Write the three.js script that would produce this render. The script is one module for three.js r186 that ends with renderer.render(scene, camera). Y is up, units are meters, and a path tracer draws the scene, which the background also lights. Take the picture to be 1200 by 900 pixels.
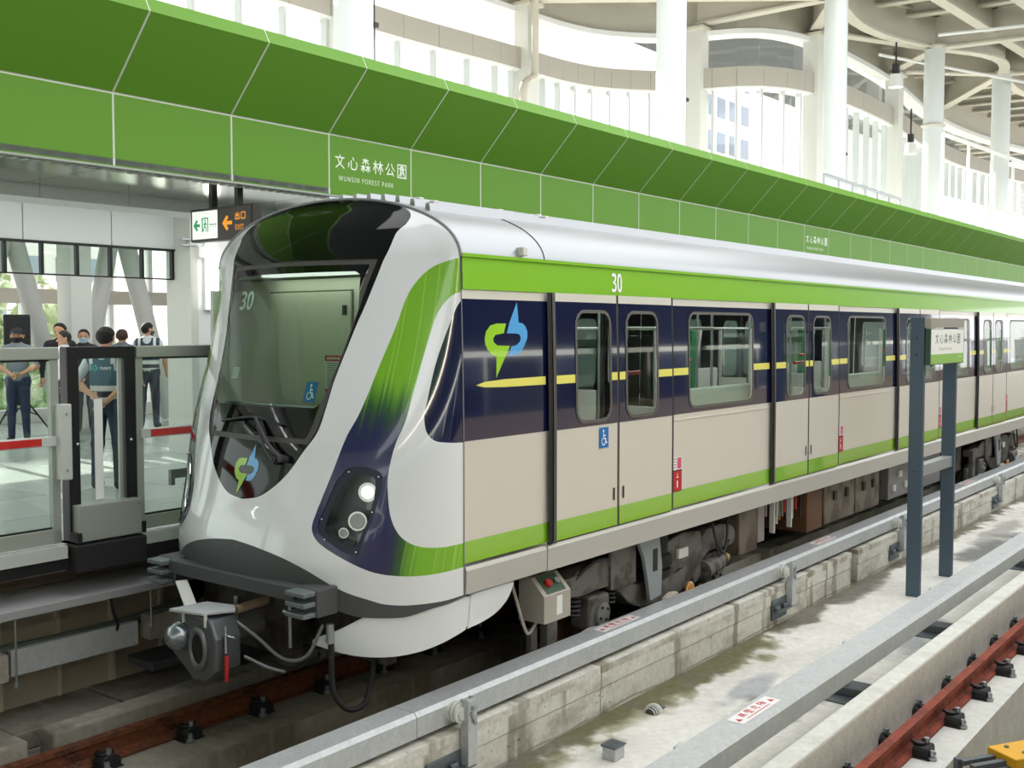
import * as THREE from 'three';
import { mergeGeometries } from 'three/addons/utils/BufferGeometryUtils.js';
import { RoundedBoxGeometry } from 'three/addons/geometries/RoundedBoxGeometry.js';
import { MarchingCubes } from 'three/addons/objects/MarchingCubes.js';
import { RectAreaLightUniformsLib } from 'three/addons/lights/RectAreaLightUniformsLib.js';
RectAreaLightUniformsLib.init();

// ---------------------------------------------------------------- camera, sky, sun, exposure
// x runs along the tracks (away to the right), y up, z from the train towards the viewer. Train side at z = 0.
const scene = new THREE.Scene();
const camera = new THREE.PerspectiveCamera(39.6, 1200 / 900, 0.05, 400);
camera.position.set(0, 2.97, 5.12);
camera.lookAt(camera.position.x + 7.863, camera.position.y - 0.5193, camera.position.z - 6.156);
const renderer = new THREE.WebGLRenderer({ antialias: true });
renderer.toneMapping = THREE.LinearToneMapping;
renderer.toneMappingExposure = 2.3;
renderer.shadowMap.enabled = true;
renderer.shadowMap.type = THREE.PCFSoftShadowMap;
scene.background = new THREE.Color(1.0, 1.01, 1.02);            // bright hazy white sky
scene.backgroundIntensity = 1.0;
const sun = new THREE.DirectionalLight(new THREE.Color(1, 0.95, 0.86), 7.5);
sun.position.set(12.8, 18.8, -46); sun.target.position.set(8, 1, -6);
sun.castShadow = true; sun.shadow.mapSize.set(2048, 2048);
Object.assign(sun.shadow.camera, { left: -45, right: 45, top: 30, bottom: -30, near: 1, far: 140 });
scene.add(sun, sun.target);

// ---------------------------------------------------------------- helpers
let seed = 20240611;
const rnd = () => { seed = (seed + 0x6d2b79f5) | 0; let t = Math.imul(seed ^ (seed >>> 15), 1 | seed); t = (t + Math.imul(t ^ (t >>> 7), 61 | t)) ^ t; return ((t ^ (t >>> 14)) >>> 0) / 4294967296; };
const V = (x, y, z) => new THREE.Vector3(x, y, z);
const taken = {};
const numbered = (n) => { const k = taken[n] ?? 0; taken[n] = k + 1; return k ? n + '_' + String(k).padStart(3, '0') : n; };
function mesh(name, geo, mat, parent) {
  const g = Array.isArray(geo) ? merge(geo) : geo;
  const m = new THREE.Mesh(g, mat); m.castShadow = m.receiveShadow = true;
  m.name = parent ? name : numbered(name);
  (parent ?? scene).add(m);
  return m;
}
function merge(list) {
  const fixed = list.map((g) => { let q = g.index ? g.toNonIndexed() : g.clone(); for (const k of Object.keys(q.attributes)) if (!['position', 'normal', 'uv'].includes(k)) q.deleteAttribute(k); if (!q.attributes.uv) q.setAttribute('uv', new THREE.BufferAttribute(new Float32Array(q.attributes.position.count * 2), 2)); return q; });
  return mergeGeometries(fixed);
}
function tag(o, label, category, group, kind) { if (label) o.userData.label = label; if (category) o.userData.category = category; if (group) o.userData.group = group; if (kind) o.userData.kind = kind; return o; }
function thing(name, label, category, pos = [0, 0, 0], turn = 0, group) {
  const o = new THREE.Group(); o.name = numbered(name); o.position.set(...pos); o.rotation.y = turn; scene.add(o);
  return tag(o, label, category, group);
}
function struct(name, geo, mat, label, category = 'structure') { return tag(mesh(name, geo, mat), label, category, null, 'structure'); }
function structGroup(name, label, category = 'structure') { return tag(thing(name), label, category, null, 'structure'); }
// texture coordinates in metres, from the position and the way the face points
function metric(g, k = 1) {
  if (g.index) g = g.toNonIndexed();
  const p = g.attributes.position, n = g.attributes.normal, uv = new Float32Array(p.count * 2);
  for (let i = 0; i < p.count; i++) {
    const ax = Math.abs(n.getX(i)), ay = Math.abs(n.getY(i)), az = Math.abs(n.getZ(i));
    if (ay >= ax && ay >= az) { uv[2 * i] = p.getX(i) * k; uv[2 * i + 1] = p.getZ(i) * k; }
    else if (az >= ax) { uv[2 * i] = p.getX(i) * k; uv[2 * i + 1] = p.getY(i) * k; }
    else { uv[2 * i] = p.getZ(i) * k; uv[2 * i + 1] = p.getY(i) * k; }
  }
  g.setAttribute('uv', new THREE.BufferAttribute(uv, 2));
  return g;
}
const bx = (x0, x1, y0, y1, z0, z1) => metric(new THREE.BoxGeometry(x1 - x0, y1 - y0, z1 - z0).translate((x0 + x1) / 2, (y0 + y1) / 2, (z0 + z1) / 2));
const rb = (x0, x1, y0, y1, z0, z1, r = 0.008, s = 2) => metric(new RoundedBoxGeometry(x1 - x0, y1 - y0, z1 - z0, s, Math.min(r, (x1 - x0) / 2.1, (y1 - y0) / 2.1, (z1 - z0) / 2.1)).translate((x0 + x1) / 2, (y0 + y1) / 2, (z0 + z1) / 2));
function rod(a, b, r, r2 = r, seg = 12) {
  const A = V(...a), B = V(...b), d = B.clone().sub(A), g = new THREE.CylinderGeometry(r2, r, d.length(), seg);
  g.applyQuaternion(new THREE.Quaternion().setFromUnitVectors(V(0, 1, 0), d.normalize())); g.translate((A.x + B.x) / 2, (A.y + B.y) / 2, (A.z + B.z) / 2);
  return g;
}
function beam(a, b, w, h) {   // rectangular bar from a to b, w across, h high
  const A = V(...a), B = V(...b), d = B.clone().sub(A), L = d.length(); d.normalize();
  const side = Math.abs(d.y) > 0.99 ? V(1, 0, 0) : V(0, 1, 0).cross(d).normalize(), up = d.clone().cross(side);
  const g = new THREE.BoxGeometry(w, h, L), m = new THREE.Matrix4().makeBasis(side, up, d).setPosition(A.clone().add(B).multiplyScalar(0.5));
  return g.applyMatrix4(m);
}
const tube = (pts, r, seg = 24, rs = 8) => new THREE.TubeGeometry(new THREE.CatmullRomCurve3(pts.map((p) => V(...p))), seg, r, rs);
function extrude(pts, depth, bevel = 0) {   // outline in x,y pushed along +z
  const s = new THREE.Shape(pts.map((p) => new THREE.Vector2(p[0], p[1])));
  return new THREE.ExtrudeGeometry(s, { depth, bevelEnabled: bevel > 0, bevelSize: bevel, bevelThickness: bevel, bevelSegments: 2, steps: 1, curveSegments: 16 });
}
const prismX = (pts, x0, x1, bevel = 0) => metric(extrude(pts.map(([z, y]) => [-z, y]), x1 - x0, bevel).rotateY(Math.PI / 2).translate(x0, 0, 0));   // outline given as [z, y], pushed along x

// ---------------------------------------------------------------- noise and textures
const hash = (x, y, s = 0) => { let h = Math.imul(x, 374761393) ^ Math.imul(y, 668265263) ^ Math.imul(s + 11, 2246822519); h = Math.imul(h ^ (h >>> 13), 1274126177); return ((h ^ (h >>> 16)) >>> 0) / 4294967296; };
function vnoise(x, y, per, s) {
  const xi = Math.floor(x), yi = Math.floor(y), fx = x - xi, fy = y - yi, u = fx * fx * (3 - 2 * fx), v = fy * fy * (3 - 2 * fy), w = (a) => per ? ((a % per) + per) % per : a;
  const a = hash(w(xi), w(yi), s), b = hash(w(xi + 1), w(yi), s), c = hash(w(xi), w(yi + 1), s), d = hash(w(xi + 1), w(yi + 1), s);
  return a + (b - a) * u + (c - a) * v + (a - b - c + d) * u * v;
}
function fbm(x, y, oct = 4, per = 0, s = 0) { let t = 0, a = 0.5, n = 0; for (let i = 0; i < oct; i++) { t += a * vnoise(x, y, per, s + i); n += a; a *= 0.5; x *= 2; y *= 2; per *= 2; } return t / n; }
function dataTex(w, h, fn, srgb = true, rep = true) {
  const d = new Uint8Array(w * h * 4);
  for (let j = 0; j < h; j++) for (let i = 0; i < w; i++) { const c = fn(i / w, j / h), o = (j * w + i) * 4; d[o] = c[0]; d[o + 1] = c[1]; d[o + 2] = c[2]; d[o + 3] = 255; }
  const t = new THREE.DataTexture(d, w, h); t.magFilter = THREE.LinearFilter; t.minFilter = THREE.LinearMipmapLinearFilter; t.generateMipmaps = true;
  if (srgb) t.colorSpace = THREE.SRGBColorSpace;
  if (rep) t.wrapS = t.wrapT = THREE.RepeatWrapping;
  t.needsUpdate = true; return t;
}
const cl = (v) => Math.max(0, Math.min(255, v));
const mixc = (a, b, t) => [a[0] + (b[0] - a[0]) * t, a[1] + (b[1] - a[1]) * t, a[2] + (b[2] - a[2]) * t];
const sstep = (a, b, x) => { const t = Math.max(0, Math.min(1, (x - a) / (b - a))); return t * t * (3 - 2 * t); };
function canvasTex(w, h, draw) {
  const c = document.createElement('canvas'); c.width = w; c.height = h; const g = c.getContext('2d'); draw(g, w, h);
  const t = new THREE.CanvasTexture(c); t.colorSpace = THREE.SRGBColorSpace; t.magFilter = THREE.LinearFilter; return t;
}
const S = (color, roughness = 0.6, metalness = 0, extra = {}) => new THREE.MeshStandardMaterial({ color, roughness, metalness, ...extra });
const P = (color, roughness = 0.4, metalness = 0, extra = {}) => new THREE.MeshPhysicalMaterial({ color, roughness, metalness, ...extra });
const concTex = (base, dark, light, sc, str, s) => { const t = dataTex(512, 512, (u, v) => {
  const a = fbm(u * sc, v * sc, 5, sc, s), b = fbm(u * sc * 8, v * sc * 8, 3, sc * 8, s + 20), st = fbm(u * sc * 4, v * 2, 4, 0, s + 40);
  let c = mixc(base, dark, sstep(0.5, 0.8, a) * str); c = mixc(c, light, sstep(0.5, 0.85, st) * 0.45 * str);
  const n = (b - 0.5) * 22; const pit = hash(Math.floor(u * 512), Math.floor(v * 512), s) > 0.9985 ? -45 : 0;
  return [cl(c[0] + n + pit), cl(c[1] + n + pit), cl(c[2] + n + pit)];
}); return t; };
const rep = (t, x, y = x) => { const q = t.clone(); q.repeat.set(x, y); q.needsUpdate = true; return q; };
const concWall = concTex([210, 208, 199], [128, 122, 104], [214, 211, 200], 4, 0.8, 3);
const concPale = concTex([206, 206, 200], [184, 182, 172], [222, 222, 218], 6, 0.5, 13);
const concDark = concTex([152, 147, 136], [112, 106, 95], [176, 171, 160], 5, 0.8, 9);
const fineBump = dataTex(256, 256, (u, v) => { const b = 128 + (fbm(u * 32, v * 32, 3, 32, 5) - 0.5) * 220; return [cl(b), cl(b), cl(b)]; }, false);
const brushed = dataTex(256, 256, (u, v) => { const b = 200 + (fbm(u * 3, v * 120, 3, 0, 7) - 0.5) * 70; return [cl(b), cl(b), cl(b)]; }, false);
const galvTex = dataTex(256, 256, (u, v) => { const a = fbm(u * 10, v * 10, 3, 10, 31), b = fbm(u * 40, v * 40, 2, 40, 33); const k = 188 + (a - 0.5) * 16 + (b - 0.5) * 16; return [cl(k), cl(k + 3), cl(k + 5)]; });
const rustTex = dataTex(512, 512, (u, v) => { const a = fbm(u * 8, v * 8, 5, 8, 51), b = fbm(u * 48, v * 48, 2, 48, 53); let c = mixc([142, 62, 40], [108, 46, 32], sstep(0.4, 0.75, a)); c = mixc(c, [166, 86, 56], sstep(0.55, 0.8, b) * 0.45); return c.map(cl); });
const rustDarkTex = dataTex(512, 512, (u, v) => { const a = fbm(u * 8, v * 8, 5, 8, 61), b = fbm(u * 48, v * 48, 2, 48, 63); let c = mixc([104, 58, 34], [60, 36, 24], sstep(0.4, 0.75, a)); c = mixc(c, [140, 84, 48], sstep(0.55, 0.8, b) * 0.6); return c.map(cl); });
const grime = (base, dark, s) => dataTex(256, 256, (u, v) => { const a = fbm(u * 6, v * 6, 4, 6, s); return mixc(base, dark, sstep(0.4, 0.75, a)).map(cl); });
const M = {
  concWall: S(0xffffff, 0.9, 0, { map: rep(concWall, 0.5), bumpMap: rep(fineBump, 1.5), bumpScale: 0.003 }),
  concPale: S(0xffffff, 0.88, 0, { map: rep(concPale, 0.4), bumpMap: rep(fineBump, 1.5), bumpScale: 0.003 }),
  concDark: S(0xffffff, 0.9, 0, { map: rep(concDark, 0.6), bumpMap: rep(fineBump, 1.5), bumpScale: 0.003 }),
  galv: S(0xffffff, 0.42, 0.3, { map: rep(galvTex, 1.5) }),
  galvDark: S(0x8f979c, 0.45, 0.6, { map: rep(galvTex, 2) }),
  rust: S(0xffffff, 0.75, 0.1, { map: rep(rustTex, 1.2, 1.2) }),
  rustDark: S(0xffffff, 0.75, 0.1, { map: rep(rustDarkTex, 1.2, 1.2) }),
  railHead: S(0xb9a890, 0.35, 0.8),
  black: S(0x16171a, 0.5), blackGloss: P(0x0a0b0d, 0.05), rubber: S(0x1b1b1d, 0.75),
  iron: S(0x3a3a3c, 0.55, 0.4), steel: S(0xaab0b4, 0.35, 0.8), chrome: S(0xd8dadc, 0.15, 1),
  white: S(0xe9eae8, 0.5), offwhite: S(0xd9dad6, 0.6), cream: S(0xefe6d4, 0.7),
  greenPanel: P(0x65962e, 0.5, 0, { specularIntensity: 0.45 }),
  joint: S(0xcfd6c2, 0.6),
  trainGreen: P(0x86c426, 0.28, 0, { clearcoat: 0.6, clearcoatRoughness: 0.06 }),
  trainGreenFilm: P(0x90c836, 0.12, 0, { clearcoat: 1, clearcoatRoughness: 0.04, ior: 2.1 }),
  trainNavy: P(0x171d42, 0.08, 0, { clearcoat: 1, clearcoatRoughness: 0.02, ior: 1.9 }),
  trainWhite: P(0xe8ebee, 0.2, 0, { clearcoat: 1, clearcoatRoughness: 0.04 }),
  stainless: S(0xf0eae0, 0.32, 0.4, {}),
  stainlessRoof: S(0xa9acaf, 0.33, 0.75),
  sill: S(0xcfccc6, 0.38, 0.45), yellow: P(0xf1e873, 0.3, 0, { clearcoat: 0.6 }),
  bumper: S(0x4c4e50, 0.55, 0.1), gasket: S(0x4d4b4b, 0.5),
  glass: P(0xffffff, 0.02, 0, { transmission: 1, thickness: 0, ior: 1.5 }),
  trainGlass: P(0xcad8d0, 0.02, 0, { transmission: 1, thickness: 0, ior: 1.5 }),
  screenGlass: P(0xf1f7f4, 0.02, 0, { transmission: 1, thickness: 0, ior: 1.5 }),
  windscreen: P(0xd8e8dd, 0.02, 0, { transmission: 1, thickness: 0, ior: 1.5 }),
  alu: S(0xa3a89f, 0.42, 0.3), aluLight: S(0xc9cdc8, 0.45, 0.2),
  red: P(0xc4201c, 0.35, 0, { clearcoat: 0.5 }),
  panelWall: S(0xdcdfdd, 0.45), soffit: S(0xc3c7bb, 0.14, 0.85),
  steelPaint: S(0xcdc8b9, 0.6), bandPanel: S(0xb2ada2, 0.6), column: P(0xd4dad8, 0.4), deck: S(0x474d50, 0.7),
  logoBlue: P(0x56a9e6, 0.3, 0, { clearcoat: 0.5 }), logoGreen: P(0x9fd62a, 0.3, 0, { clearcoat: 0.5 }),
  bogie: S(0xffffff, 0.6, 0.25, { map: rep(grime([116, 114, 112], [76, 70, 62], 71), 1) }), bogieDark: S(0xffffff, 0.7, 0.2, { map: rep(grime([76, 72, 68], [44, 39, 35], 73), 1.3) }),
  equip: S(0xffffff, 0.55, 0.2, { map: rep(grime([128, 116, 102], [92, 80, 68], 75), 0.8) }), wheel: S(0xffffff, 0.5, 0.5, { map: rep(grime([104, 78, 58], [62, 46, 36], 77), 2) }),
};
// strokes of the characters on the signs, on a 100 x 100 field
const GLYPH = {
  '文': [[50, 4, 54, 18], [8, 24, 92, 24], [72, 26, 55, 62, 12, 94], [28, 26, 45, 60, 90, 94]],
  '心': [[14, 46, 8, 80], [34, 30, 34, 80, 42, 90, 72, 90, 80, 84, 82, 68], [48, 10, 60, 32], [80, 38, 92, 66]],
  '森': [[50, 2, 50, 46], [22, 14, 78, 14], [48, 16, 20, 40], [52, 16, 80, 40], [27, 48, 27, 98], [6, 60, 48, 60], [26, 62, 6, 88], [28, 62, 46, 84], [73, 48, 73, 98], [52, 60, 96, 60], [72, 62, 52, 88], [74, 62, 94, 86]],
  '林': [[26, 4, 26, 98], [4, 28, 48, 28], [25, 30, 4, 72], [28, 32, 46, 58], [72, 4, 72, 98], [52, 28, 98, 28], [71, 30, 50, 74], [74, 30, 98, 74]],
  '公': [[36, 8, 26, 36, 6, 56], [62, 8, 74, 36, 96, 56], [46, 44, 22, 86, 78, 80], [64, 58, 86, 94]],
  '園': [[8, 6, 92, 6, 92, 96, 8, 96, 8, 6], [30, 21, 70, 21], [50, 12, 50, 33], [20, 33, 80, 33], [34, 43, 66, 43, 66, 58, 34, 58, 34, 43], [48, 58, 22, 84], [42, 68, 42, 87], [56, 58, 80, 87], [74, 62, 60, 73]],
  '出': [[50, 4, 50, 92], [18, 14, 18, 46, 82, 46], [82, 14, 82, 46], [10, 56, 10, 92, 90, 92], [90, 56, 90, 92]],
  '口': [[12, 12, 88, 12, 88, 90, 12, 90, 12, 12]],
  '高': [[50, 2, 50, 14], [8, 16, 92, 16], [30, 26, 70, 26, 70, 42, 30, 42, 30, 26], [12, 96, 12, 52, 88, 52, 88, 96], [34, 64, 66, 64, 66, 82, 34, 82, 34, 64]],
  '壓': [[10, 8, 92, 8], [16, 8, 8, 70], [28, 20, 52, 20, 52, 56, 28, 56, 28, 20], [28, 38, 52, 38], [62, 28, 92, 28], [76, 14, 62, 58], [78, 30, 94, 58], [24, 74, 78, 74], [50, 62, 50, 94], [14, 94, 92, 94]],
  '危': [[40, 4, 12, 36], [34, 16, 68, 16, 56, 34], [14, 36, 92, 36], [22, 36, 8, 94], [38, 54, 70, 54, 70, 72], [38, 54, 38, 92, 84, 92, 86, 78]],
  '險': [[10, 8, 10, 96], [10, 8, 30, 8, 20, 40, 30, 60, 12, 64], [66, 4, 40, 34], [66, 4, 94, 34], [52, 36, 80, 36], [44, 46, 62, 46, 62, 60, 44, 60, 44, 46], [72, 46, 92, 46, 92, 60, 72, 60, 72, 46], [54, 62, 42, 94], [54, 74, 64, 92], [82, 62, 70, 94], [82, 74, 94, 92]],
};
function drawGlyphs(g, text, x, y, size, gap, color, lw = 9) {
  g.strokeStyle = color; g.lineJoin = 'miter'; g.lineCap = 'butt'; g.lineWidth = lw * size / 100;
  [...text].forEach((ch, i) => { for (const s of GLYPH[ch]) { g.beginPath(); for (let k = 0; k < s.length; k += 2) { const X = x + i * (size + gap) + s[k] * size / 100, Y = y + s[k + 1] * size / 100; k ? g.lineTo(X, Y) : g.moveTo(X, Y); } g.stroke(); } });
}
// flat print facing +z in its own frame, w by h, unit uv
const printPlane = (w, h) => new THREE.PlaneGeometry(w, h);
const printMat = (tex, r = 0.45) => S(0xffffff, r, 0, { map: tex });
const isaTex = canvasTex(128, 128, (g) => {   // white wheelchair figure on blue
  g.fillStyle = '#1f6fb5'; g.fillRect(0, 0, 128, 128); g.strokeStyle = '#fff'; g.fillStyle = '#fff'; g.lineWidth = 8; g.lineCap = 'round';
  g.beginPath(); g.arc(56, 22, 9, 0, 7); g.fill(); g.beginPath(); g.moveTo(57, 36); g.lineTo(60, 70); g.lineTo(86, 70); g.lineTo(96, 98); g.lineTo(106, 95); g.stroke(); g.beginPath(); g.moveTo(59, 51); g.lineTo(82, 51); g.stroke();
  g.lineWidth = 7; g.beginPath(); g.arc(58, 84, 25, -0.1, 3.9); g.stroke();
});
const printMats = { isa: printMat(isaTex) };
// ================================================================ SETTING
// ---- track bed
const FLY = -0.37;
const stain = (x, z) => {   // moss, damp and dirt on the slab between the tracks; returns colour 0..255
  const n1 = fbm(x * 1.3, z * 1.6, 5, 0, 101), n2 = fbm(x * 5, z * 5, 4, 0, 111), n3 = fbm(x * 22, z * 22, 3, 0, 121), n4 = fbm(x * 0.5 + 7, z * 1.2, 4, 0, 131);
  let c = mixc([230, 228, 222], [214, 212, 205], sstep(0.35, 0.7, n1));
  c = mixc(c, [222, 221, 217], sstep(0.55, 0.8, n2) * 0.6);
  const wob = (n1 - 0.5) * 0.5 + (n2 - 0.5) * 0.34;
  const wet = sstep(0.26, 0.13, (z - 0.15) * 0.95 - wob * 0.8 + (x > 14 ? 0.06 : 0));         // damp line along the wall foot
  c = mixc(c, mixc([82, 77, 64], [122, 117, 104], n2), wet * 0.9);
  const moss = sstep(0.46, 0.6, n4 + (n2 - 0.5) * 0.5) * sstep(0.5, 0.2, (z - 0.15) - wob * 0.9) * (x < 11 ? 1 : 0.4);
  c = mixc(c, [96, 93, 54], moss * 0.6);
  const blob = (cx, cz, rx, rz, s) => Math.hypot((x - cx) / rx, (z - cz) / rz) > 2 ? 0 : sstep(1.25, 0.6, Math.hypot((x - cx) / rx, (z - cz) / rz) + (fbm(x * 3, z * 3, 4, 0, s) - 0.5) * 1.4);
  c = mixc(c, [104, 98, 84], blob(8.7, 1.2, 0.75, 0.3, 141) * 0.85);
  c = mixc(c, [96, 97, 96], blob(17.0, 0.95, 1.4, 0.3, 151) * 0.8);
  c = mixc(c, [124, 122, 116], blob(13.2, 0.35, 0.8, 0.14, 161) * 0.7);
  c = mixc(c, [164, 168, 172], blob(9.1, 0.85, 0.7, 0.14, 171) * 0.8);
  c = mixc(c, [158, 163, 168], blob(11.9, 1.5, 0.9, 0.22, 181) * 0.7);
  c = mixc(c, [150, 148, 142], blob(18.5, 0.7, 1.2, 0.2, 191) * 0.7);
  const k = (n3 - 0.5) * 26;
  return [cl(c[0] + k), cl(c[1] + k), cl(c[2] + k)];
};
const slabTex = dataTex(1600, 192, (u, v) => stain(3 + u * 24, 0.15 + v * 2.2), true, false);
{
  const slab = bx(3, 27, -0.9, FLY, 0, 2.35), p = slab.attributes.position, uv = slab.attributes.uv;
  for (let i = 0; i < p.count; i++) uv.setXY(i, (p.getX(i) - 3) / 24, (p.getZ(i) - 0.15) / 2.2);
  struct('track_slab', slab, S(0xffffff, 0.7, 0, { map: slabTex, bumpMap: rep(fineBump, 30, 3), bumpScale: 0.002 }), 'pale stained concrete slab between the two tracks', 'slab');
  struct('track_slab', [bx(27, 90, -0.9, FLY, 0, 2.35), bx(-12, 3, -0.9, FLY, 0, 2.35)], M.concWall, 'far run of the pale slab between the tracks', 'slab');
}
struct('track_base', [bx(-12, 90, -1.2, -0.8, -3.8, 0), bx(-12, 90, -1.2, -0.9, 0, 5.2)], M.concDark, 'dark concrete base below the tracks', 'slab');
struct('rail_plinth', [bx(-12, 90, -0.8, -0.3, -2.75, -1.67)], M.concDark, 'grey concrete plinth under the far rail of the train', 'plinth');
struct('rail_plinth', [bx(-12, 90, -0.8, -0.3, -1.2, -0.25)], M.concDark, 'grey concrete plinth under the near rail of the train', 'plinth');
struct('rail_plinth', [bx(-12, 90, -0.9, -0.3, 2.35, 2.86)], M.concPale, 'pale concrete plinth under the rust red rail in the corner', 'plinth');
struct('rail_plinth', [bx(-12, 90, -0.9, -0.3, 3.75, 4.4)], M.concWall, 'pale concrete plinth of the nearest rail outside the picture', 'plinth');
// concrete kerbs beside the rails
const kerb = (x0, x1, z0, z1, y0, y1) => rb(x0, x1, y0, y1, z0, z1, 0.025, 2);
struct('guard_kerb', [kerb(4.05, 34, -2.62, -2.4, -0.3, -0.05), kerb(34.03, 90, -2.62, -2.4, -0.3, -0.05)], M.concDark, 'concrete guard kerb behind the brown rail below the coupler', 'kerb');
struct('guard_kerb', [kerb(-12, 3.86, -2.62, -2.4, -0.3, -0.05)], M.concDark, 'short end of guard kerb at the left edge', 'kerb');
struct('guard_kerb', [kerb(10.6, 13.32, -1.3, -1.02, -0.8, -0.05)], M.concWall, 'short dark guard kerb under the train behind the first bogie', 'kerb');
struct('guard_kerb', [kerb(13.62, 90, -1.3, -1.02, -0.8, -0.05)], M.concWall, 'long dark guard kerb under the train equipment cases', 'kerb');
struct('guard_kerb', [kerb(-12, 40, 2.17, 2.34, FLY, 0.1), kerb(40.03, 90, 2.17, 2.34, FLY, 0.1)], M.concPale, 'pale concrete guard kerb beside the rust red rail', 'kerb');
// wall under the power rail: upper lift a little proud of the lower one, cut into bays
const wallTex = (() => dataTex(1024, 256, (u, v) => {
  const x = u * 12, y = v * 0.6, n = fbm(x * 2, y * 6, 5, 0, 201), m = fbm(x * 9, y * 2.2, 4, 0, 211), f = fbm(x * 30, y * 30, 2, 0, 221);
  let c = mixc([208, 206, 198], [174, 170, 158], sstep(0.45, 0.75, n)); c = mixc(c, [216, 212, 200], sstep(0.55, 0.8, m) * 0.7);
  const drip = sstep(0.58, 0.75, fbm(x * 5.5, y * 0.9, 3, 0, 231)); c = mixc(c, [112, 106, 90], drip * 0.6);
  const cut = sstep(0.02, 0, Math.abs(y - 0.25 - (fbm(x * 1.5, 0, 3, 0, 241) - 0.5) * 0.06)); c = mixc(c, [120, 114, 100], cut * 0.55);
  if (hash(Math.floor(x * 60), Math.floor(y * 60), 9) > 0.997) c = c.map((k) => k - 60);
  const k = (f - 0.5) * 24; return c.map((q) => cl(q + k));
}))();
const wallMat = S(0xffffff, 0.88, 0, { map: rep(wallTex, 1 / 12, 1 / 0.6), bumpMap: rep(fineBump, 1.5), bumpScale: 0.004 });
function wallSpan(x0, x1, label) {
  const g = structGroup('rail_wall', label, 'wall');
  for (let x = x0; x < x1 - 0.1;) { const e = Math.min(x1, x + 3.3); mesh('upper_lift', rb(x + 0.004, e - 0.004, -0.13, 0.07, -0.06, 0.15, 0.012), wallMat, g); mesh('lower_lift', rb(x + 0.004, e - 0.004, -0.5, -0.13, -0.06, 0.14, 0.008), wallMat, g); x = e; }
}
wallSpan(1, 13.5, 'stained concrete wall under the power rail, nearer span before the gap');
wallSpan(13.74, 60, 'stained concrete wall under the power rail, farther span beyond the gap');
struct('wall_back', bx(13.45, 13.8, -0.5, -0.2, -0.3, -0.05), M.concDark, 'dark concrete behind the gap in the rail wall', 'wall');
// ---- the viewer's own platform behind the picture plane, mirrored in the glossy train side
struct('near_platform', [bx(-14, 60, -1.2, 1.1, 4.95, 5.3)], M.cream, 'cream wall below the edge of the platform the viewer stands on', 'platform');
struct('near_platform', [bx(-14, 60, 0.95, 1.2, 4.86, 13)], S(0xc6bfb2, 0.6), 'pale floor of the platform the viewer stands on', 'platform');
{
  const g = structGroup('near_screen', 'half height platform screen along the viewer platform', 'platform screen');
  mesh('top_rail', bx(-14, 60, 2.76, 2.86, 5.3, 5.38), M.aluLight, g); mesh('base_rail', bx(-14, 60, 1.2, 1.75, 5.3, 5.38), S(0xc9b39c, 0.6), g);
  for (let x = -13; x < 60; x += 1.6) mesh('mullion', bx(x, x + 0.1, 1.75, 2.76, 5.3, 5.38), M.alu, g);
  for (let x = -13; x < 60; x += 3.2) { mesh('pane', bx(x + 0.1, x + 1.6, 1.75, 2.76, 5.33, 5.345), M.glass, g); mesh('dark_panel', bx(x + 1.7, x + 3.2, 1.75, 2.76, 5.33, 5.345), S(0x232a33, 0.3), g); }
}
struct('wall_near', bx(-14, 60, 1.2, 4.6, 12.8, 13.1), S(0x5d6b70, 0.6), 'grey rear wall of the viewer platform', 'wall');
{
  const g = structGroup('near_fascia', 'green fascia on the canopy over the viewer platform', 'fascia');
  for (let i = 0; i < 40; i++) mesh('fascia_panel', bx(-14 + i * 1.25, -14 + i * 1.25 + 1.235, 4.5, 5.6, 6.55, 6.6), M.greenPanel, g);
}
struct('wall_end', bx(-40.4, -40, -9, 13.8, -24, 16), S(0xb9bcb8, 0.7), 'far end wall of the station behind the viewer', 'wall');
struct('ceiling_near', bx(-14, 60, 4.6, 4.9, 6.6, 13.1), S(0x8e9490, 0.6), 'canopy over the viewer platform', 'ceiling');
{
  const t = tag(mesh('linear_lamp', bx(-4, 12, 4.46, 4.54, 6.9, 7.0), S(0xffffff, 0.4, 0, { emissive: 0xfff2dc, emissiveIntensity: 6 })), 'long lamp under the canopy behind the viewer', 'lamp');
  const l = new THREE.RectAreaLight(0xfff2dc, 5, 16, 0.1); l.position.set(4, 4.45, 6.95); l.lookAt(4, 0, 6.95); scene.add(l);
}
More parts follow.
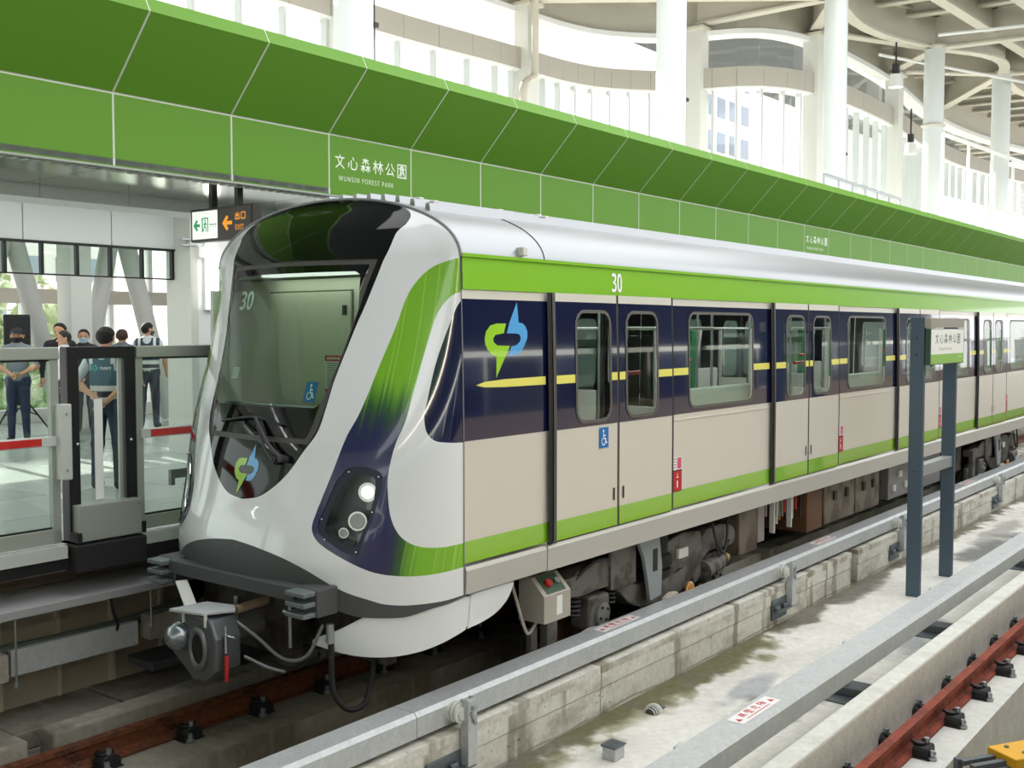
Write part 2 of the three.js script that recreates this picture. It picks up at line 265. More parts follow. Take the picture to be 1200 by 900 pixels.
// ---- platform on the far side
const PY = 1.2;
const tileTex = dataTex(512, 512, (u, v) => { const a = fbm(u * 6, v * 6, 4, 6, 301), b = fbm(u * 60, v * 60, 2, 60, 303); const k = (a - 0.5) * 16 + (b - 0.5) * 14; return [cl(176 + k), cl(182 + k), cl(178 + k)]; });
const tileMat = S(0xffffff, 0.28, 0, { map: rep(tileTex, 0.4) });
struct('platform_slab', bx(-14, 60, 0.98, PY - 0.02, -15.2, -3.12), M.concDark, 'concrete slab of the far platform', 'platform');
{
  const g = structGroup('floor', 'grey green tiled platform floor seen through the glass screens', 'floor');
  const tiles = [S(0xffffff, 0.26, 0, { map: tileMat.map }), S(0xf1f4f1, 0.3, 0, { map: tileMat.map }), S(0xe6ebe8, 0.28, 0, { map: tileMat.map })];
  const tg = bx(0, 1.193, -0.02, 0, 0, 1.193), rest = [];
  for (let i = 0; i < 8; i++) for (let j = 0; j < 9; j++) { const m = mesh('floor_tile', tg, tiles[(i * 7 + j * 5) % 3], g); m.position.set(3.4 + i * 1.2, PY, -4.55 - j * 1.2); }
  mesh('floor_field', [bx(-14, 3.39, PY - 0.02, PY, -14.16, -3.355), bx(13.0, 60, PY - 0.02, PY, -14.16, -3.355), bx(-14, 60, PY - 0.02, PY, -3.35, -3.12), bx(-14, 60, PY - 0.02, PY, -15.2, -14.16)], tiles[0], g);
}
{ // edge: pale coping, dark recess, brown back, hung ledge
  const g = structGroup('platform_edge', 'pale metal coping and dark recess along the far platform edge', 'platform edge');
  mesh('coping', [bx(-14, 4.55, 1.1, PY, -3.12, -3.04), bx(5.24, 60, 1.1, PY, -3.12, -3.04)], M.aluLight, g);
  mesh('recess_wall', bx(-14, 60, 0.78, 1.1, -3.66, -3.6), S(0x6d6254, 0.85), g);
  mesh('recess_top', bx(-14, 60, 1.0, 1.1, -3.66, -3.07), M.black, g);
  mesh('gap_filler', rb(4.58, 5.23, 0.97, 1.2, -3.3, -2.96, 0.015), S(0x202022, 0.7, 0, { bumpMap: rep(brushed, 6, 0.2), bumpScale: 0.004 }), g);
  mesh('gap_filler', rb(5.26, 6.1, 0.97, 1.1, -3.3, -3.05, 0.012), S(0x1c1c1e, 0.7), g);
  mesh('ledge', bx(-14, 40, 0.745, 0.775, -3.62, -2.96), S(0xb7b8ba, 0.55), g);
  mesh('ledge_lip', bx(-14, 40, 0.715, 0.775, -2.96, -2.952), S(0x9a9b9c, 0.5), g);
  for (const [x, y0] of [[4.08, 0.18], [5.28, 0.4], [6.6, 0.3], [8.0, 0.3]]) mesh('hanger', [rod([x, y0, -3.0], [x, 0.74, -3.0], 0.009), rod([x, y0 - 0.02, -3.0], [x, y0 + 0.02, -3.0], 0.02, 0.02, 6)], M.steel, g);
  mesh('cable_channel', prismX([[-3.16, 0.42], [-3.12, 0.42], [-3.12, 0.22], [-3.16, 0.22]], 4.1, 5.22, 0.004), M.galv, g);
  mesh('cable_channel', [rb(5.3, 12, 0.24, 0.46, -3.2, -3.05, 0.01), rb(3.2, 4.05, 0.2, 0.42, -3.2, -3.05, 0.01)], M.concDark, g);
  mesh('cable', tube([[3.2, 0.42, -3.35], [4.4, 0.36, -3.35], [5.4, 0.36, -3.4], [6.5, 0.5, -3.4], [9, 0.5, -3.4]], 0.05), S(0x55605a, 0.6), g);
  mesh('cable', tube([[4.95, 0.74, -3.1], [4.97, 0.55, -3.08], [5.02, 0.42, -3.1], [5.0, 0.2, -3.3]], 0.012), M.black, g);
  mesh('cable', tube([[5.6, 0.32, -2.98], [5.9, 0.24, -2.95], [6.2, 0.36, -2.98], [6.6, 0.5, -3.1]], 0.008), S(0x3f8a4a, 0.5), g);
}
{ // wall below the platform with upright ribs and lockers
  const g = structGroup('wall_left', 'dim wall with upright ribs below the far platform', 'wall');
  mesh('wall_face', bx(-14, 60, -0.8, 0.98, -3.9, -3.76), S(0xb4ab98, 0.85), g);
  for (let x = 2.2; x < 12; x += 0.52) mesh('wall_rib', bx(x, x + 0.035, -0.8, 0.72, -3.76, -3.7), S(0xcac2ae, 0.8), g);
  mesh('end_block', [rb(5.85, 6.35, -0.1, 0.12, -3.3, -2.95, 0.01), rb(5.35, 5.8, -0.06, 0.02, -3.5, -3.1, 0.01)], M.galvDark, g);
}
{ // walkway of concrete cover slabs
  const g = structGroup('walkway', 'concrete cover slabs between the guard kerb and the platform wall', 'walkway'), a = rb(0, 0.95, -0.4, -0.25, -3.72, -3.1, 0.012);
  for (let i = 0; i < 16; i++) { const m = mesh('cover_slab', a, M.concDark, g); m.position.set(1.2 + i * 0.97, ((i * 37) % 5 - 2) * 0.004, ((i * 17) % 5 - 2) * 0.006); }
  mesh('walkway_base', bx(-12, 90, -0.8, -0.41, -3.76, -3.08), M.concDark, g);
  mesh('walkway_field', bx(16.8, 90, -0.4, -0.25, -3.72, -3.1), M.concDark, g);
}
// ---- hall behind the far platform
struct('ceiling', [bx(-14, 60, 4.8, 5.0, -14.9, -5.1), bx(-14, 60, 5.35, 5.6, -15.0, -3.35)], S(0xd9dbd8, 0.6), 'pale ceiling over the far platform hall', 'ceiling');
{
  const g = structGroup('trim_1', 'polished metal soffit with slots under the green fascia', 'soffit');
  for (let i = 0; i < 26; i++) mesh('soffit_panel', bx(1.505 + i * 1.25, 2.745 + i * 1.25, 4.375, 4.395, -5.0, -3.62), M.soffit, g);
  mesh('soffit_backing', bx(-14, 60, 4.4, 4.45, -5.1, -3.4), M.panelWall, g);
  mesh('slot_rail', bx(-14, 60, 4.372, 4.39, -3.46, -3.4), M.alu, g);
  for (let i = 0; i < 60; i++) mesh('slot_fin', bx(3.2 + i * 0.1, 3.2 + i * 0.1 + 0.055, 4.365, 4.39, -3.6, -3.47), M.alu, g);
}
{
  const g = structGroup('trim_2', 'white panelled beam below the metal soffit', 'beam');
  for (let i = 0; i < 22; i++) mesh('beam_panel', bx(0.6 + i * 0.97, 1.562 + i * 0.97, 4.25, 4.45, -5.1, -5.02), M.panelWall, g);
  mesh('beam_core', bx(-14, 60, 4.255, 4.8, -5.6, -5.1), M.panelWall, g);
}
{
  const g = structGroup('wall_bulkhead', 'light grey panelled bulkhead above the hanging glass screen', 'wall');
  for (let i = 0; i < 6; i++) mesh('bulkhead_panel', bx(1.94 + i * 1.22, 3.145 + i * 1.22, 4.09, 4.8, -8.12, -8.0), S(0xd3d7d5, 0.5), g);
  mesh('bulkhead_trim', bx(-6, 9.0, 4.06, 4.085, -8.11, -7.97), M.black, g);
}
{
  const g = structGroup('window_1', 'hanging glass screen with black mullions over the platform hall', 'glass screen');
  const xs = []; for (let i = 13; i >= 0; i--) xs.push(8.98 - 0.48 * i);
  for (let i = 0; i < xs.length; i++) { mesh('mullion', bx(xs[i] - 0.02, xs[i] + 0.02, 3.66, 4.06, -8.06, -8.0), M.black, g); if (i) mesh('pane', bx(xs[i - 1] + 0.02, xs[i] - 0.02, 3.68, 4.06, -8.04, -8.025), M.screenGlass, g); }
  mesh('bottom_rail', bx(2.74, 8.98, 3.655, 3.675, -8.05, -8.01), M.iron, g);
}
{
  const g = structGroup('wall_far', 'white pier and wall behind the train nose', 'wall');
  mesh('pier', rb(9.0, 9.12, PY, 4.8, -8.2, -7.62, 0.005), S(0xc4c6bf, 0.6), g);
  mesh('pier_face', bx(9.12, 14, PY, 4.8, -8.3, -7.64), M.panelWall, g);
  mesh('corner_bracket', [bx(8.86, 9.12, 4.2, 4.22, -7.7, -7.6), bx(8.86, 9.12, 4.12, 4.14, -7.7, -7.6)], M.galv, g);
  mesh('panel_joint', [bx(9.66, 9.67, PY, 4.3, -7.642, -7.636), bx(9.66, 12, 3.42, 3.43, -7.642, -7.636)], S(0x9ea2a0, 0.6), g);
  mesh('wall_run', bx(14, 60, PY, 4.8, -8.3, -7.64), M.panelWall, g);
}
{
  const t = thing('wall_lamp', 'upright white tube lamp glowing on the wall beside the exit sign', 'lamp', [9.3, 3.27, -7.62]);
  mesh('lamp_body', bx(-0.08, 0.1, -0.04, 0.92, -0.02, 0.03), M.offwhite, t); mesh('tube', rb(-0.07, 0.09, 0.0, 0.88, 0.03, 0.12, 0.03), S(0xffffff, 0.5, 0, { emissive: 0xfffbf2, emissiveIntensity: 2.2 }), t);
  const j = tag(mesh('junction_box', rb(9.1, 9.2, 3.96, 4.12, -7.64, -7.56, 0.01), M.offwhite), 'small white junction box beside the tube lamp', 'junction box');
  const l = new THREE.RectAreaLight(0xfffbf2, 2.2, 0.16, 0.88); l.position.set(9.31, 3.71, -7.48); l.lookAt(9.31, 3.71, 0); scene.add(l);
}
// sloping round columns of the hall and the square one between them
const slopeM = S(0xbdbebb, 0.5);
function slope(label, a, b, r) { const t = thing('sloping_column', label, 'column'); mesh('shaft', rod(a, b, r, r, 24), slopeM, t); mesh('foot_ring', rod(a, [a[0] + (b[0] - a[0]) * 0.02, a[1] + (b[1] - a[1]) * 0.02, a[2] + (b[2] - a[2]) * 0.02], r * 1.12, r * 1.12, 24), M.offwhite, t); }
const slopeAt = (x0, y0, x1, y1) => { const f = (y) => x0 + (x1 - x0) * (y - y0) / (y1 - y0); return [[f(PY), PY, -12.8], [f(4.8), 4.8, -12.8]]; };
slope('white sloping column leaning left at the left edge of the hall', ...slopeAt(8.75, 3.92, 8.3, 2.67), 0.16);
slope('white sloping column behind the loudspeaker, leaning right downward', ...slopeAt(9.29, 3.92, 9.62, 2.67), 0.16);
slope('white sloping column just right of the square pillar', ...slopeAt(10.86, 4.22, 10.56, 2.86), 0.16);
slope('white sloping column beside the standing guard at the right', ...slopeAt(11.33, 4.29, 12.15, 1.24), 0.17);
tag(mesh('square_pillar', [rb(9.95, 10.35, PY, 4.8, -12.9, -12.45, 0.01)], S(0xd8dad6, 0.6)), 'pale square pillar among the sloping columns', 'pillar');
// lower window wall of the hall
{
  const g = structGroup('window_2', 'tall white framed window wall at the back of the hall', 'window wall');
  mesh('transom', bx(2, 24, 3.45, 3.72, -14.6, -14.4), S(0xc2bbb2, 0.6), g); mesh('sill', bx(2, 24, PY, PY + 0.25, -14.6, -14.4), M.offwhite, g); mesh('head', bx(2, 24, 4.62, 4.8, -14.6, -14.4), M.offwhite, g);
  for (let x = 2; x < 24; x += 0.9) { mesh('mullion', bx(x, x + 0.09, PY + 0.25, 4.62, -14.58, -14.44), M.white, g); mesh('pane', bx(x + 0.09, x + 0.9, PY + 0.25, 3.45, -14.52, -14.51), M.glass, g); mesh('pane', bx(x + 0.09, x + 0.9, 3.72, 4.62, -14.52, -14.51), M.glass, g); }
}
for (const [z, w] of [[-6.6, 'over the platform edge zone'], [-10.4, 'behind the hanging glass screen']]) {
  const t = thing('ceiling_lamp', 'long white ceiling lamp in the hall ' + w, 'lamp'); mesh('lamp_body', bx(-4, 13, 4.74, 4.8, z - 0.09, z + 0.09), M.offwhite, t); mesh('diffuser', bx(-4, 13, 4.72, 4.74, z - 0.07, z + 0.07), S(0xffffff, 0.5, 0, { emissive: 0xffffff, emissiveIntensity: 5 }), t);
  const l = new THREE.RectAreaLight(0xffffff, 5, 17, 0.14); l.position.set(4.5, 4.71, z); l.lookAt(4.5, 0, z); t.add(l);
}
// ---- green fascia over the far platform edge: rim, sloping upper panels, upright lower panels, pale joints
const FZ = -3.4, FT = [-2.82, 5.61], FM = [FZ, 5.02], FB = [FZ, 4.385];
const nameTex = canvasTex(1024, 512, (g) => {
  g.fillStyle = '#65962e'; g.fillRect(0, 0, 1024, 512);
  drawGlyphs(g, '文心森林公園', 50, 150, 132, 26, '#f2f7ee', 9);
  g.fillStyle = '#e6efe0'; g.font = '58px sans-serif'; const s = 'WUNSIN FOREST PARK'; let x = 100; for (const c of s) { g.fillText(c, x, 384); x += g.measureText(c).width + 6; }
});
const nameMat = P(0xffffff, 0.5, 0, { map: nameTex, specularIntensity: 0.45 });
{
  const g = structGroup('canopy_fascia', 'long green panelled fascia with pale joints over the far platform edge', 'fascia');
  const W = 1.25, gap = 0.011, X0f = 5.255;
  const quad = (x0, x1, a, b, t) => {   // panel between profile points a and b (z, y), t thick, pushed outwards to the track side
    const d = [b[0] - a[0], b[1] - a[1]], L = Math.hypot(...d), n = [d[1] / L, -d[0] / L];
    return prismX([[a[0], a[1]], [b[0], b[1]], [b[0] - n[0] * t, b[1] - n[1] * t], [a[0] - n[0] * t, a[1] - n[1] * t]], x0, x1);
  };
  const lerp = (a, b, t) => [a[0] + (b[0] - a[0]) * t, a[1] + (b[1] - a[1]) * t];
  const low = quad(gap, W - gap, lerp(FB, FM, 0.005), lerp(FB, FM, 0.98), 0.03), up = quad(gap, W - gap, lerp(FM, FT, 0.01), lerp(FM, FT, 0.995), 0.03), RT = [FT[0] - 0.07, FT[1] + 0.13], rim = quad(gap * 0.6, W - gap * 0.6, FT, RT, 0.03);
  for (let i = -4; i < 34; i++) {
    const x = X0f + i * W; let m;
    const named = i === 2 || i === 12;
    if (named) { m = mesh('name_panel', new THREE.PlaneGeometry(W - 2 * gap, 0.615), nameMat, g); m.position.set(x + W / 2, (FB[1] + FM[1]) / 2, FZ + 0.0015); m.userData.label = 'green panel with white station name'; }
    m = mesh('lower_panel', low, M.greenPanel, g); m.position.x = x;
    m = mesh('upper_panel', up, M.greenPanel, g); m.position.x = x;
    m = mesh('rim_panel', rim, M.greenPanel, g); m.position.x = x;
  }
  mesh('joint_backing', [quad(-6, 49, [FB[0] - 0.002, FB[1]], [FM[0] - 0.002, FM[1]], 0.05), quad(-6, 49, [FM[0] - 0.0015, FM[1] + 0.0015], [FT[0] - 0.0015, FT[1] + 0.0015], 0.05), quad(-6, 49, [FT[0] - 0.002, FT[1]], [RT[0] - 0.002, RT[1]], 0.04)], M.joint, g);
  mesh('fascia_back', [bx(-6, 49, 5.5, 5.62, -3.5, -2.95), bx(-6, 49, 4.42, 5.55, -3.6, -3.5)], M.offwhite, g);
}
// ---- upper window wall, curved in plan
const plan = new THREE.CatmullRomCurve3([[-6, -14.9], [4, -14.9], [12, -14.9], [17, -14.88], [20.1, -14.85], [21.6, -14.75], [23.5, -14.55], [25.2, -14.42], [26.9, -14.3], [28.3, -13.95], [29.2, -13.4], [30.15, -12.5], [30.75, -11.4], [31.0, -10.6], [31.35, -9.9], [32.1, -9.35], [33.2, -9.0], [35, -8.8], [36.6, -8.75], [38.6, -8.76], [40.8, -8.85], [43, -9.05], [46.2, -9.4], [52, -9.6], [60, -8.6], [70, -6], [84, -1]].map(([x, z]) => V(x, 0, z)), false, 'centripetal');
const planPts = [], planLen = plan.getLength();   // stations, closer together where the wall curves
{ const fine = plan.getSpacedPoints(2400); let acc = 1e9; fine.forEach((p, i) => { if (i) acc += p.distanceTo(fine[i - 1]); const step = p.x < 24 ? 1.25 : p.x < 35 ? 0.7 : 0.95; if (acc >= step) { planPts.push(p); acc = 0; } }); }
const NP = planPts.length - 1, planN = planPts.map((p, i) => { const a = planPts[Math.max(0, i - 1)], b = planPts[Math.min(NP, i + 1)], t = b.clone().sub(a).normalize(); return V(-t.z, 0, t.x); });   // towards the hall
{
  const g = structGroup('window_3', 'high curved window wall with white fins and a beige transom band behind the fascia', 'window wall');
  const at = (i, off, y) => { const p = planPts[i], n = planN[i]; return [p.x + n.x * off, y, p.z + n.z * off]; };
  const slabQ = (i, o0, o1, y0, y1, gap = 0) => {   // curved box between stations i and i + 1
    const A = planPts[i], B = planPts[i + 1], na = planN[i], nb = planN[i + 1], q = (P, n, o, y) => [P.x + n.x * o, y, P.z + n.z * o];
    const gA = A.clone().lerp(B, gap), gB = B.clone().lerp(A, gap);
    const v = [q(gA, na, o0, y0), q(gB, nb, o0, y0), q(gB, nb, o0, y1), q(gA, na, o0, y1), q(gA, na, o1, y0), q(gB, nb, o1, y0), q(gB, nb, o1, y1), q(gA, na, o1, y1)];
    const f = [[4, 5, 6, 7], [1, 0, 3, 2], [0, 4, 7, 3], [5, 1, 2, 6], [3, 7, 6, 2], [0, 1, 5, 4]], pos = [];
    for (const [a, b, c, d] of f) pos.push(...v[a], ...v[b], ...v[c], ...v[a], ...v[c], ...v[d]);
    const geo = new THREE.BufferGeometry(); geo.setAttribute('position', new THREE.Float32BufferAttribute(pos, 3)); geo.computeVertexNormals(); geo.setAttribute('uv', new THREE.Float32BufferAttribute(new Float32Array(pos.length / 3 * 2), 2)); return geo;
  };
  const finM = S(0xc6ccc9, 0.5); const soff = [], ring = [], sill = [], girder = [], flange = [];
  for (let i = 0; i < NP; i++) {
    mesh('transom_panel', slabQ(i, -0.15, 0.45, 10.5, 11.1, 0.006), M.bandPanel, g);
    mesh('pane', slabQ(i, -0.02, 0.0, 5.7, 10.5), M.glass, g);
    mesh('upper_pane', slabQ(i, -0.02, 0.0, 11.1, 12.15), M.glass, g);
    soff.push(slabQ(i, -0.1, 0.42, 10.44, 10.5)); ring.push(slabQ(i, -0.3, 0.3, 12.15, 12.3)); sill.push(slabQ(i, -0.2, 0.3, 5.3, 5.75)); girder.push(slabQ(i, -0.02, 0.02, 12.3, 13.5)); flange.push(slabQ(i, -0.12, 0.12, 13.5, 13.55));
    const p = planPts[i], n = planN[i];
    const fin = mesh('fin', beam([p.x + n.x * 0.1, 8.1, p.z + n.z * 0.1], [p.x + n.x * 0.101 + n.x * 0.2, 8.1, p.z + n.z * 0.3], 0.07, 4.8), finM, g);
  }
  mesh('transom_soffit', soff, M.white, g); mesh('ring_beam', ring, M.white, g); mesh('low_wall', sill, M.white, g); mesh('curved_girder', girder, M.steelPaint, g); mesh('girder_flange', flange, M.steelPaint, g);
}
const postM = S(0xd8d9d2, 0.55);
const facadePosts = [[25.1, -14.0], [30.45, -11.3], [33.4, -8.7], [40.4, -8.45], [49, -9.5], [18.2, -14.45], [11.6, -14.45]];
facadePosts.forEach(([x, z], i) => {
  const names = ['with the bent drain pipe', 'behind the second round column', 'left of the third round column', 'left of the fourth round column', 'far right beyond the railing', 'left of the beige transom band', 'at the far left above the fascia'];
  const t = thing('facade_post', 'white square post of the curved window wall, ' + names[i], 'post'); mesh('shaft', rb(x - 0.26, x + 0.26, 5.61, 12.4, z - 0.26, z + 0.26, 0.02), postM, t); mesh('cap_plate', rb(x - 0.36, x + 0.36, 12.3, 12.4, z - 0.36, z + 0.36, 0.01), M.steelPaint, t);
});
tag(mesh('drain_pipe', tube([[23.9, 9.2, -13.2], [24.05, 9.75, -13.3], [24.4, 10.0, -13.4], [24.75, 10.2, -13.45], [24.85, 10.8, -13.5], [24.85, 12, -13.5], [24.85, 13.4, -13.5]], 0.11, 48, 10), M.steelPaint), 'cream bent drain pipe on the facade post', 'pipe');
// round columns on the upper deck
const cols = [[12.6, -8.1, 0.33], [21.0, -6.85, 0.33], [30.4, -6.8, 0.33], [38.0, -6.3, 0.33], [43.4, -5.45, 0.33]];
['large round white column nearest, over the middle of the fascia', 'second round white column, above the train roof', 'third round white column, right of the curved glass', 'fourth round white column with a cable and clamp', 'fifth round white column at the right edge'].forEach((lab, i) => {
  const [x, z, r] = cols[i], t = thing('round_column', lab, 'column', [x, 5.6, z]);
  mesh('shaft', rod([0, 0, 0], [0, 7.0, 0], r, r, 36), M.column, t); mesh('top_plate', new THREE.CylinderGeometry(r * 1.25, r * 1.25, 0.06, 24).translate(0, 6.95, 0), M.steelPaint, t);
  mesh('cable', rod([r * 0.8, 0, r * 0.68], [r * 0.8, 6.8, r * 0.68], 0.012, 0.012, 6), M.iron, t); mesh('clamp', rb(r * 0.8 - 0.05, r * 0.8 + 0.05, 2.4, 2.48, r * 0.68 - 0.02, r * 0.68 + 0.06, 0.01), M.iron, t);
  if (i === 3) { mesh('collar', new THREE.TorusGeometry(r + 0.03, 0.05, 8, 24).rotateX(Math.PI / 2).translate(0, 4.3, 0), M.steelPaint, t); mesh('conduit', rod([r + 0.15, 0, 0.2], [r + 0.15, 4.2, 0.2], 0.06), M.white, t); }
});
// ---- roof: girders along the column line and across it, purlins, metal deck
{
  const g = structGroup('roof_frame', 'cream steel roof girders and purlins under a grey deck', 'roof');
  const ibeam = (a, b, h = 1.1) => { const A = [a[0], a[1] + h / 2, a[2]], B = [b[0], b[1] + h / 2, b[2]]; return [beam(A, B, 0.05, h), beam([a[0], a[1], a[2]], [b[0], b[1], b[2]], 0.36, 0.07), beam([a[0], a[1] + h, a[2]], [b[0], b[1] + h, b[2]], 0.36, 0.07)]; };
  const Y = 12.5, near = (x) => (x < 30 ? -6.8 : x < 38 ? -6.8 + (x - 30) * 0.06 : -6.3 + (x - 38) * 0.15);
  // girder between the column tops, bowed in plan between them
  for (let i = 0; i < cols.length; i++) { const A = cols[i], B = cols[i + 1] ?? [52, -4.2]; let prev = [A[0], Y, A[1]]; const parts = []; for (let k = 1; k <= 8; k++) { const s = k / 8, p = [A[0] + (B[0] - A[0]) * s, Y, A[1] + (B[1] - A[1]) * s + Math.sin(s * Math.PI) * (i % 2 ? 0.9 : -0.7)]; parts.push(...ibeam(prev, p)); prev = p; } mesh('curved_girder', parts, M.steelPaint, g); }
  for (const [a, b] of [[[21, Y, -6.85], [25.1, Y, -14]], [[30.4, Y, -6.8], [30.45, Y, -11.3]], [[30.4, Y, -6.8], [25.1, Y, -14]], [[38, Y, -6.3], [33.4, Y, -8.7]], [[38, Y, -6.3], [40.4, Y, -8.5]], [[43.4, Y, -5.45], [40.4, Y, -8.5]], [[43.4, Y, -5.45], [49, Y, -9.5]], [[12.6, Y, -8.1], [18.2, Y, -14.5]], [[38, Y, -6.3], [39.4, Y, 4]], [[43.4, Y, -5.45], [46, Y, 4]], [[30.4, Y, -6.8], [31.5, Y, 0.5]], [[21, Y, -6.85], [18.2, Y, -14.5]], [[33.4, Y, -8.7], [30.4, Y, -6.8]]]) mesh('cross_girder', ibeam(a, b), M.steelPaint, g);
  for (const z of [-5, -3.2, -1.4, 0.4, 2.2]) mesh('long_girder', ibeam([31, Y + 0.3, z], [70, Y + 0.3, z + 2.5], 0.8), M.steelPaint, g);
  for (let i = 0; i < 22; i++) { const x = 31 + i * 1.8; mesh('purlin', ibeam([x, Y + 0.85, -9.2 + (x > 40 ? -(x - 40) * 0.15 : 0)], [x + 1.2, Y + 0.85, 4], 0.35), M.steelPaint, g); }
  for (let i = 0; i < 12; i++) { const x = 12 + i * 1.75; mesh('purlin', ibeam([x, Y + 0.85, -14.8], [x + 0.6, Y + 0.85, -7], 0.35), M.steelPaint, g); }
  mesh('roof_deck', [bx(-40, 31, 13.75, 13.85, -16.5, -6.6), bx(31, 75, 13.75, 13.85, -16.5, 4), bx(-40, 1.5, 13.75, 13.85, -6.6, 16)], M.deck, g);
  mesh('pipe', [rod([36, 12.1, -7.5], [50, 12.1, -2], 0.05, 0.05, 8), rod([34, 11.9, -5], [36, 12.0, 2], 0.05, 0.05, 8)], M.white, g);
}
for (const [x, y, z, where] of [[36.2, 11.2, -7.0, 'left of the fourth round column'], [41.6, 9.8, -8.2, 'between the fourth and fifth round columns']]) {
  const t = thing('hall_lamp', 'white hanging high bay lamp ' + where, 'lamp', [x, y, z]);
  mesh('shade', new THREE.CylinderGeometry(0.17, 0.24, 0.42, 20, 1, false), M.white, t); mesh('stem', rod([0, 0.2, 0], [0, 1.5, 0], 0.03), M.iron, t); mesh('gear_box', rb(-0.1, 0.1, 0.25, 0.55, -0.1, 0.1, 0.02), M.iron, t);
}
// railings on the upper deck behind the rim
{
  const t = thing('glass_railing', 'steel and glass railing on the upper deck behind the green rim', 'railing'), A = [25.2, 5.6, -5.0], B = [31.4, 5.6, -5.2];
  for (let i = 0; i <= 6; i++) { const s = i / 6, x = A[0] + (B[0] - A[0]) * s, z = A[2] + (B[2] - A[2]) * s; mesh('baluster', rod([x, 5.6, z], [x, 6.7, z], 0.03), M.steel, t); }
  mesh('handrail', rod([A[0], 6.7, A[2]], [B[0], 6.7, B[2]], 0.04), M.steel, t); mesh('glass_panel', beam([A[0], 6.1, A[2]], [B[0], 6.1, B[2]], 0.012, 0.9), M.screenGlass, t);
}
{
  const t = thing('link_bridge', 'white framed bridge with glass sides at the far right', 'bridge');
  mesh('handrail', [rod([34, 7.0, -4.8], [46, 7.0, -3.9], 0.05), rod([34, 8.9, -4.8], [46, 8.9, -3.9], 0.07)], M.white, t);
  for (let i = 0; i < 6; i++) mesh('baluster', rod([34 + i * 2.2, 5.5, -4.8 + i * 0.16], [34 + i * 2.2, 8.9, -4.8 + i * 0.16], 0.05), M.white, t);
  mesh('glass_panel', beam([34, 6.3, -4.8], [46, 6.3, -3.9], 0.012, 1.3), M.screenGlass, t); mesh('deck', beam([34, 5.45, -5.6], [60, 5.45, -3.6], 1.8, 0.25), M.offwhite, t);
}
// ---- outside: ground, pale buildings, trees
struct('ground', bx(-150, 250, -9.4, -9, -200, 60), S(0xb7b9b0, 0.9), 'pale street level far below the station', 'ground');
function building(label, x0, x1, y1, z0, z1, rows, colsN, mat) {
  const t = thing('apartment_block', label, 'building'); mesh('block', bx(x0, x1, -9, y1, z0, z1), mat, t);
  const w = (x1 - x0) / colsN, h = (y1 + 9) / rows, wg = bx(-w * 0.3, w * 0.3, -h * 0.28, h * 0.28, -0.05, 0.05), wm = S(0x8b98a8, 0.3);
  for (let r = 1; r < rows; r++) for (let c = 0; c < colsN; c++) { const m = mesh('window', wg, wm, t); m.position.set(x0 + (c + 0.5) * w, -9 + (r + 0.5) * h, z1 + 0.02); }
  mesh('parapet', [bx(x0 - 0.2, x1 + 0.2, y1, y1 + 0.6, z1 - 0.3, z1 + 0.2)], mat, t);
}
building('pale apartment block beyond the hall window at the left', -2, 34, 19.0, -62, -50, 12, 18, S(0xdddad6, 0.8));
building('pale tower seen through the high curved glass', 74, 90, 44, -52, -38, 18, 7, S(0xdad8d8, 0.8));
building('pale block behind the white fins of the window wall', 94, 112, 30, -40, -28, 14, 7, S(0xe0dedb, 0.8));
// trees outside the hall window: trunk and crown of small leaves
{
  const leafM = [P(0x9ab57a, 0.8, 0, { transmission: 0.3, thickness: 0 }), P(0xacbf8a, 0.8, 0, { transmission: 0.3, thickness: 0 }), P(0x8fae76, 0.8, 0, { transmission: 0.3, thickness: 0 })];
  [['leafy tree outside the hall window at the left edge', 10, -27, 3.4, 0], ['leafy tree outside the window between the sloping columns', 18, -30.5, 4.2, 1], ['leafy tree outside the window behind the standing guard', 26.5, -28, 3.2, 2], ['low leafy tree outside, behind the square pillar', 14.5, -20.6, 2.2, 2]].forEach(([lab, x, z, top, k]) => {
    const t = thing('tree', lab, 'tree', [x, -9, z]); mesh('trunk', rod([0, 0, 0], [0.2, top + 6, 0], 0.22, 0.1), S(0x6d5a45, 0.9), t);
    const pos = [], nor = [], n = 2600, q = new THREE.Quaternion(), e = new THREE.Euler();
    for (let i = 0; i < n; i++) {
      const a = rnd() * 6.283, b = Math.acos(2 * rnd() - 1), r = 0.75 + 0.25 * Math.cbrt(rnd()), lump = 1 + 0.25 * Math.sin(a * 3 + b * 4), c = V(Math.sin(b) * Math.cos(a) * 2.6 * r * lump, top + 6 + Math.cos(b) * 3 * r * lump, Math.sin(b) * Math.sin(a) * 2.6 * r * lump);
      q.setFromEuler(e.set(rnd() * 6, rnd() * 6, rnd() * 6)); const s = 0.16 + rnd() * 0.12, v = [V(-s, 0, 0), V(0, 0.05, s * 0.6), V(s, 0, 0), V(0, 0.05, -s * 0.6)].map((p) => p.applyQuaternion(q).add(c)), nn = V(0, 1, 0).applyQuaternion(q);
      for (const j of [0, 1, 2, 0, 2, 3]) { pos.push(v[j].x, v[j].y, v[j].z); nor.push(nn.x, nn.y, nn.z); }
    }
    const g = new THREE.BufferGeometry(); g.setAttribute('position', new THREE.Float32BufferAttribute(pos, 3)); g.setAttribute('normal', new THREE.Float32BufferAttribute(nor, 3)); tag(mesh('foliage', g, leafM[k], t), null, null, null, 'stuff');
  });
}
